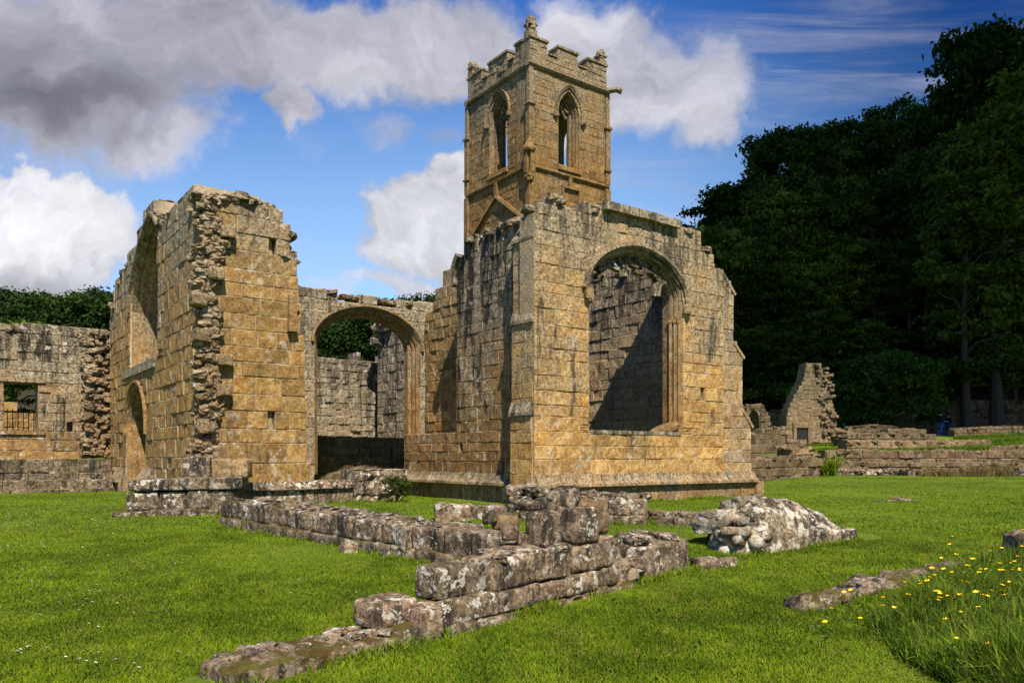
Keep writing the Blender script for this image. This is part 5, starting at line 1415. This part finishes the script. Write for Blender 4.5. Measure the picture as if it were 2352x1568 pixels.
    patch('terrace_tuft', 'thin grass on top of the lower terrace wall', 2000, 2270, 34.5, 36.5, 2200, .4, .03, M['long'], 22)
    patch('dry_tuft', 'dry brown reeds growing along the foot of the terrace wall', 2110, 2330, 31.0, 31.5, 500, .55, .02, M['dry'], 23)
    patch('fern_tuft', 'bright fern tuft against the terrace wall', 1893, 1920, 31.2, 31.6, 130, .9, .04, M['grass'], 24)
    patch('terrace_lawn', 'short green grass before the lone gable', 1760, 2000, 39, 46, 6000, .12, .05, M['grass'], 25)
    patch('ledge_grass', 'strip of grass on the western terrace', 0, 250, 25.2, 26.2, 2500, .12, .03, M['grass'], 26)
    # ivy and undergrowth on the bank
    me = crown_mesh('undergrowth', 41, 8., 1.6, .4, 500, 30, .16, M['leaf'], 16, .5)
    for i, (px, Y, dz) in enumerate([(1830, 66.5, .3), (2010, 67, .3), (2180, 66, .3), (2330, 67, .3), (1980, 70, .3), (2200, 72, .3), (2340, 72, .3), (2090, 75, .3)]):
        x = (px - HX) / FPX * Y; o = link(bpy.data.objects.new('undergrowth', me)); o.location = (x, Y, ground_z(x, Y) + dz); o.rotation_euler = (0, 0, i); tag(o, 'dark ivy and bramble covering the bank above the back wall', 'undergrowth', 'undergrowth on the bank', 'stuff')


grass_all()


def flowers():
    rg = random.Random(61)
    # one buttercup: bent stem and five cupped petals
    mb = MB(); mb.tube([(0, 0, 0), (.01, 0, .15), (.03, .01, .3)], [.0025, .002, .002], 4); ns = len(mb.f)
    for k in range(5):
        a = k * 2 * PI / 5; c, s_ = math.cos(a), math.sin(a); o = (.03, .01, .3)
        def q(r, w, z): return (o[0] + c * r - s_ * w, o[1] + s_ * r + c * w, o[2] + z)
        mb.add([q(.001, -.003, 0), q(.001, .003, 0), q(.013, .010, .006), q(.017, 0, .011), q(.013, -.010, .006)], [(0, 1, 2, 3, 4)])
    me = mesh_obj('tmp', mb.v, mb.f, None, mats=[M['stem'], M['petal_y']], midx=[0] * ns + [1] * (len(mb.f) - ns)); cup = me.data; bpy.data.objects.remove(me)
    spots = [(1502, 405), (1503, 470), (1120, 660), (1280, 632), (1365, 465), (1368, 590), (1398, 583), (1455, 563), (1580, 300), (1577, 350), (1430, 565), (1190, 690), (1040, 828), (1125, 820), (970, 875), (1308, 842), (1430, 800), (1400, 765), (1440, 755), (1418, 735), (1505, 718),
             (1580, 740), (1530, 606), (1585, 558), (1605, 612), (1700, 538), (1770, 520), (1780, 545), (1825, 535), (1860, 500), (1745, 450), (1868, 415), (1690, 487), (1735, 437), (1855, 470), (2025, 467), (2020, 248), (2075, 347), (1950, 260), (2060, 510), (2000, 530), (2105, 535),
             (1670, 690), (1708, 715), (1765, 625), (1765, 755), (1835, 745), (1895, 738), (1970, 698), (2065, 660), (2060, 632), (1945, 620), (2025, 735), (2070, 800), (1870, 560), (1900, 580), (1930, 955), (1545, 900), (1725, 965), (1440, 1060), (1565, 1108), (1475, 660), (1450, 675), (1400, 650), (1360, 660), (1295, 785),
             (1140, 793), (990, 790), (620, 785), (690, 785), (893, 907), (985, 925), (770, 997), (520, 977), (440, 1008), (1370, 750), (1350, 805), (1490, 810), (1570, 797), (1575, 850), (1680, 790), (1650, 745), (1690, 742), (1735, 640), (1800, 805), (1875, 860), (2050, 698), (1555, 695), (1210, 735), (2035, 570), (1550, 645), (1925, 1205), (1520, 1118)]
    rows = []
    for (zx, zy) in spots:
        px, py = 1780.3 + zx * .2677, 1148.7 + zy * .2677
        Y = min(max(1.57 * FPX / (py - HY + .05 * FPX), 5.6), 11.)
        h = rg.uniform(.30, .42); Y = (EYE + .25 - h) * FPX / (py - HY + 90); rows.append(((px - HX) / FPX * Y, Y, h))
    for (x, y, h) in rows:
        o = link(bpy.data.objects.new('buttercup', cup)); k = h / .3 * rg.uniform(.85, 1.15); kw = rg.uniform(.9, 1.6)
        o.location = (x, y, ground_z(x, y)); o.scale = (kw, kw, k); o.rotation_euler = (rg.uniform(-.3, .3), rg.uniform(-.3, .3), rg.uniform(0, 6.3))
        tag(o, 'small yellow buttercup on a thin stem in the long grass', 'flower', 'buttercups in the long grass')
    # one daisy
    def daisy_geo(mb, x, y, z, r, h, pet):
        o = len(mb.v); n = 8
        mb.v += [(x - .002, y, z - .02), (x + .002, y, z - .02), (x, y, z + h)]; mb.f.append((o, o + 1, o + 2)); pet.append(0)
        o = len(mb.v); mb.v.append((x, y, z + h + r * .25))
        tx, ty = rg.uniform(-.4, .1), rg.uniform(-.6, -.1)
        for k in range(n): a = k * 2 * PI / n; mb.v.append((x + r * math.cos(a), y + r * math.sin(a), z + h + r * .15 + r * (tx * math.cos(a) + ty * -math.sin(a) * -1)))
        for k in range(n): mb.f.append((o, o + 1 + k, o + 1 + (k + 1) % n)); pet.append(1)
    mb = MB(); pet = []; daisy_geo(mb, 0, 0, 0, .013, .06, pet)
    me = mesh_obj('tmp', mb.v, mb.f, None, mats=[M['stem'], M['petal_w']], midx=pet); dz = me.data; bpy.data.objects.remove(me)
    for (zx, zy) in [(730, 940), (790, 940), (855, 965), (930, 945), (900, 985), (885, 1018), (840, 1018), (640, 1010), (650, 975), (680, 940), (590, 950), (735, 955), (835, 1070), (410, 1035), (440, 1045), (375, 1075), (315, 1072), (305, 1088), (485, 1098), (455, 1005), (200, 1060), (45, 1025), (415, 1165), (1465, 1090), (1460, 1302), (1855, 1322), (1975, 1340), (1180, 985), (1190, 820), (540, 980)]:
        px, py = 1780.3 + zx * .2677, 1148.7 + zy * .2677; h = .12; Y = (EYE + .25 - h) * FPX / (py - HY + 90); x = (px - HX) / FPX * Y
        o = link(bpy.data.objects.new('daisy', dz)); k = 1.7 if zy > 1250 else 1.; o.location = (x, Y, ground_z(x, Y) + .06); o.scale = (k, k, k); tag(o, 'white daisy at the edge of the long grass', 'flower', 'daisies beside the long grass')
    mb = MB(); pet = []
    R = np.random.default_rng(13)
    def sow(n, px0, px1, py0, py1, cl):
        cs = [(R.uniform(px0, px1), R.uniform(py0, py1)) for _ in range(cl)]
        for i in range(n):
            c = cs[R.integers(0, cl)]; px, py = c[0] + R.normal(0, 26), c[1] + R.normal(0, 9)
            if py < 1140: continue
            x, y = gpt(px, py)
            if not (px0 - 60 < px < px1 + 60): continue
            daisy_geo(mb, x, y, ground_z(x, y), .012 if y < 11 else .017, .045, pet)
    sow(330, 10, 280, 1142, 1215, 26); sow(190, 10, 500, 1230, 1400, 34); sow(90, 20, 560, 1400, 1560, 26); sow(26, 840, 900, 1274, 1288, 3); sow(40, 600, 1050, 1300, 1380, 12); sow(26, 1490, 1620, 1205, 1222, 4); sow(30, 2030, 2330, 1105, 1125, 6)
    me = mesh_obj('lawn_daisies', mb.v, mb.f, None, mats=[M['stem'], M['petal_w']], midx=pet); tag(me, 'white daisies scattered over the lawn', 'flowers', None, 'stuff')


flowers()


def shade_cloud():
    """unseen solid cumulus added high behind the camera to shade the wooded hillside"""
    rg = random.Random(2); mb = MB(); h = 260.; c = Vector((49, 93, 12)) + Vector((SUN_DIR.x, SUN_DIR.y, 0)) * (h / math.tan(SUN_EL)) / math.cos(SUN_EL) + Vector((0, 0, h))
    mb.rock((0, 0, 0), (33, 31, 12), rg, .3, 8, 0.1)
    for i in range(5): mb.rock((rg.uniform(-22, 22), rg.uniform(-10, 12), rg.uniform(2, 9)), (16, 13, 9), rg, .25, 5)
    o = mb.build('shade_cloud', M['shade_cloud'], None, True); o.location = c  # solid out-of-view mesh, added to keep the sun off the wood
    tag(o, 'unseen white cumulus added behind the camera to shade the wooded hillside', 'shade_cloud', kind='structure')


M['shade_cloud'] = plain('shade_cloud_white', (.85, .86, .88), .95, .05, .05)
shade_cloud()


# ------------------------------------------------------------------ the two walkers
def skin_mesh(name, pts, edges, mat, parent, sub=2):
    me = bpy.data.meshes.new(name); me.from_pydata([p[:3] for p in pts], edges, []); o = link(bpy.data.objects.new(name, me), parent)
    o.modifiers.new('skin', 'SKIN')
    for i, v in enumerate(me.skin_vertices[0].data): v.radius = (pts[i][3], pts[i][4] if len(pts[i]) > 4 else pts[i][3]); v.use_root = (i == 0)
    o.modifiers.new('sub', 'SUBSURF').levels = sub; o.modifiers['sub'].render_levels = sub
    me.materials.append(mat)
    return o


def person(x, y, z, rz, label, coat, jeans, sc=1., stride=.3, paper=False):
    e = bpy.data.objects.new('person', None); COL.objects.link(e); e.location = (x, y, z); e.rotation_euler = (0, 0, rz); e.scale = (sc,) * 3; tag(e, label, 'person', None)
    s = stride
    # facing +x
    hip, kneeL, ankL, toeL = (0, 0, .95), (s * .45, .1, .5), (s * .35, .1, .08), (s * .35 + .16, .1, .03)
    kneeR, ankR, toeR = (-s * .1, -.1, .5), (-s * .9, -.1, .12), (-s * .9 + .15, -.1, .03)
    B = [(0, 0, .95, .12, .15), (0, 0, 1.15, .11, .14), (.01, 0, 1.36, .12, .16), (.02, 0, 1.5, .055), (.04, 0, 1.6, .085, .075), (.05, 0, 1.7, .085, .075),
         (0, .1, .88, .085), (*kneeL, .06), (*ankL, .042), (*toeL, .035), (0, -.1, .88, .085), (*kneeR, .06), (*ankR, .042), (*toeR, .035),
         (0, .19, 1.42, .055), (-.06, .24, 1.15, .042), (.1, .22, .98, .033), (.17, .2, .96, .028), (0, -.19, 1.42, .055), (-.08, -.25, 1.15, .042), (.14, -.2, 1.08, .033), (.22, -.17, 1.1, .028)]
    E_ = [(0, 1), (1, 2), (2, 3), (3, 4), (4, 5), (0, 6), (6, 7), (7, 8), (8, 9), (0, 10), (10, 11), (11, 12), (12, 13), (2, 14), (14, 15), (15, 16), (16, 17), (2, 18), (18, 19), (19, 20), (20, 21)]
    skin_mesh('body', B, E_, M['skin'], e)
    J = [(0, 0, .82, .16, .19), (0, 0, 1.0, .16, .19), (0, 0, 1.2, .15, .19), (.01, 0, 1.4, .14, .19), (.02, 0, 1.5, .09), (0, .2, 1.41, .08), (-.06, .25, 1.15, .065), (.08, .225, .99, .055), (0, -.2, 1.41, .08), (-.08, -.26, 1.15, .065), (.12, -.205, 1.08, .055)]
    skin_mesh('jacket', J, [(0, 1), (1, 2), (2, 3), (3, 4), (3, 5), (5, 6), (6, 7), (3, 8), (8, 9), (9, 10)], coat, e)
    T = [(0, 0, .9, .15, .18), (0, .1, .85, .11), (*kneeL, .085), (ankL[0], ankL[1], .12, .075), (0, -.1, .85, .11), (*kneeR, .085), (ankR[0], ankR[1], .15, .075)]
    skin_mesh('jeans', T, [(0, 1), (1, 2), (2, 3), (0, 4), (4, 5), (5, 6)], jeans, e)
    for a, t in ((ankL, toeL), (ankR, toeR)): skin_mesh('shoe', [(a[0] - .05, a[1], .05, .05), (t[0] + .03, t[1], .04, .045)], [(0, 1)], M['shoe'], e, 1)
    mb = MB(); mb.rock((.02, 0, 1.72), (.105, .1, .1), random.Random(1), .08, 3, 0); mb.build('hair', M['hair'], e, True)
    if paper:
        mb = MB(); mb.box(lambda s_, d, z_: (s_, d, z_), .16, .46, -.28, -.12, 1.08, 1.1); o = mb.build('paper', M['paper']); o.location = (x, y, z); o.rotation_euler = (0, 0, rz); tag(o, 'white paper held by the walker in the dark jacket', 'paper')
    return e


px_, py_ = on(2160, 57.); person(px_, py_, 3.16, .2, 'person walking in a dark jacket and bright blue jeans, holding a white paper', M['jacket'], M['denim'], 1.02, .38, True)
px_, py_ = on(2178, 57.6); person(px_, py_, 3.16, .3, 'person in a black coat and dark blue jeans, beside the one in the dark jacket', M['coat'], M['denim2'], .96, .15)
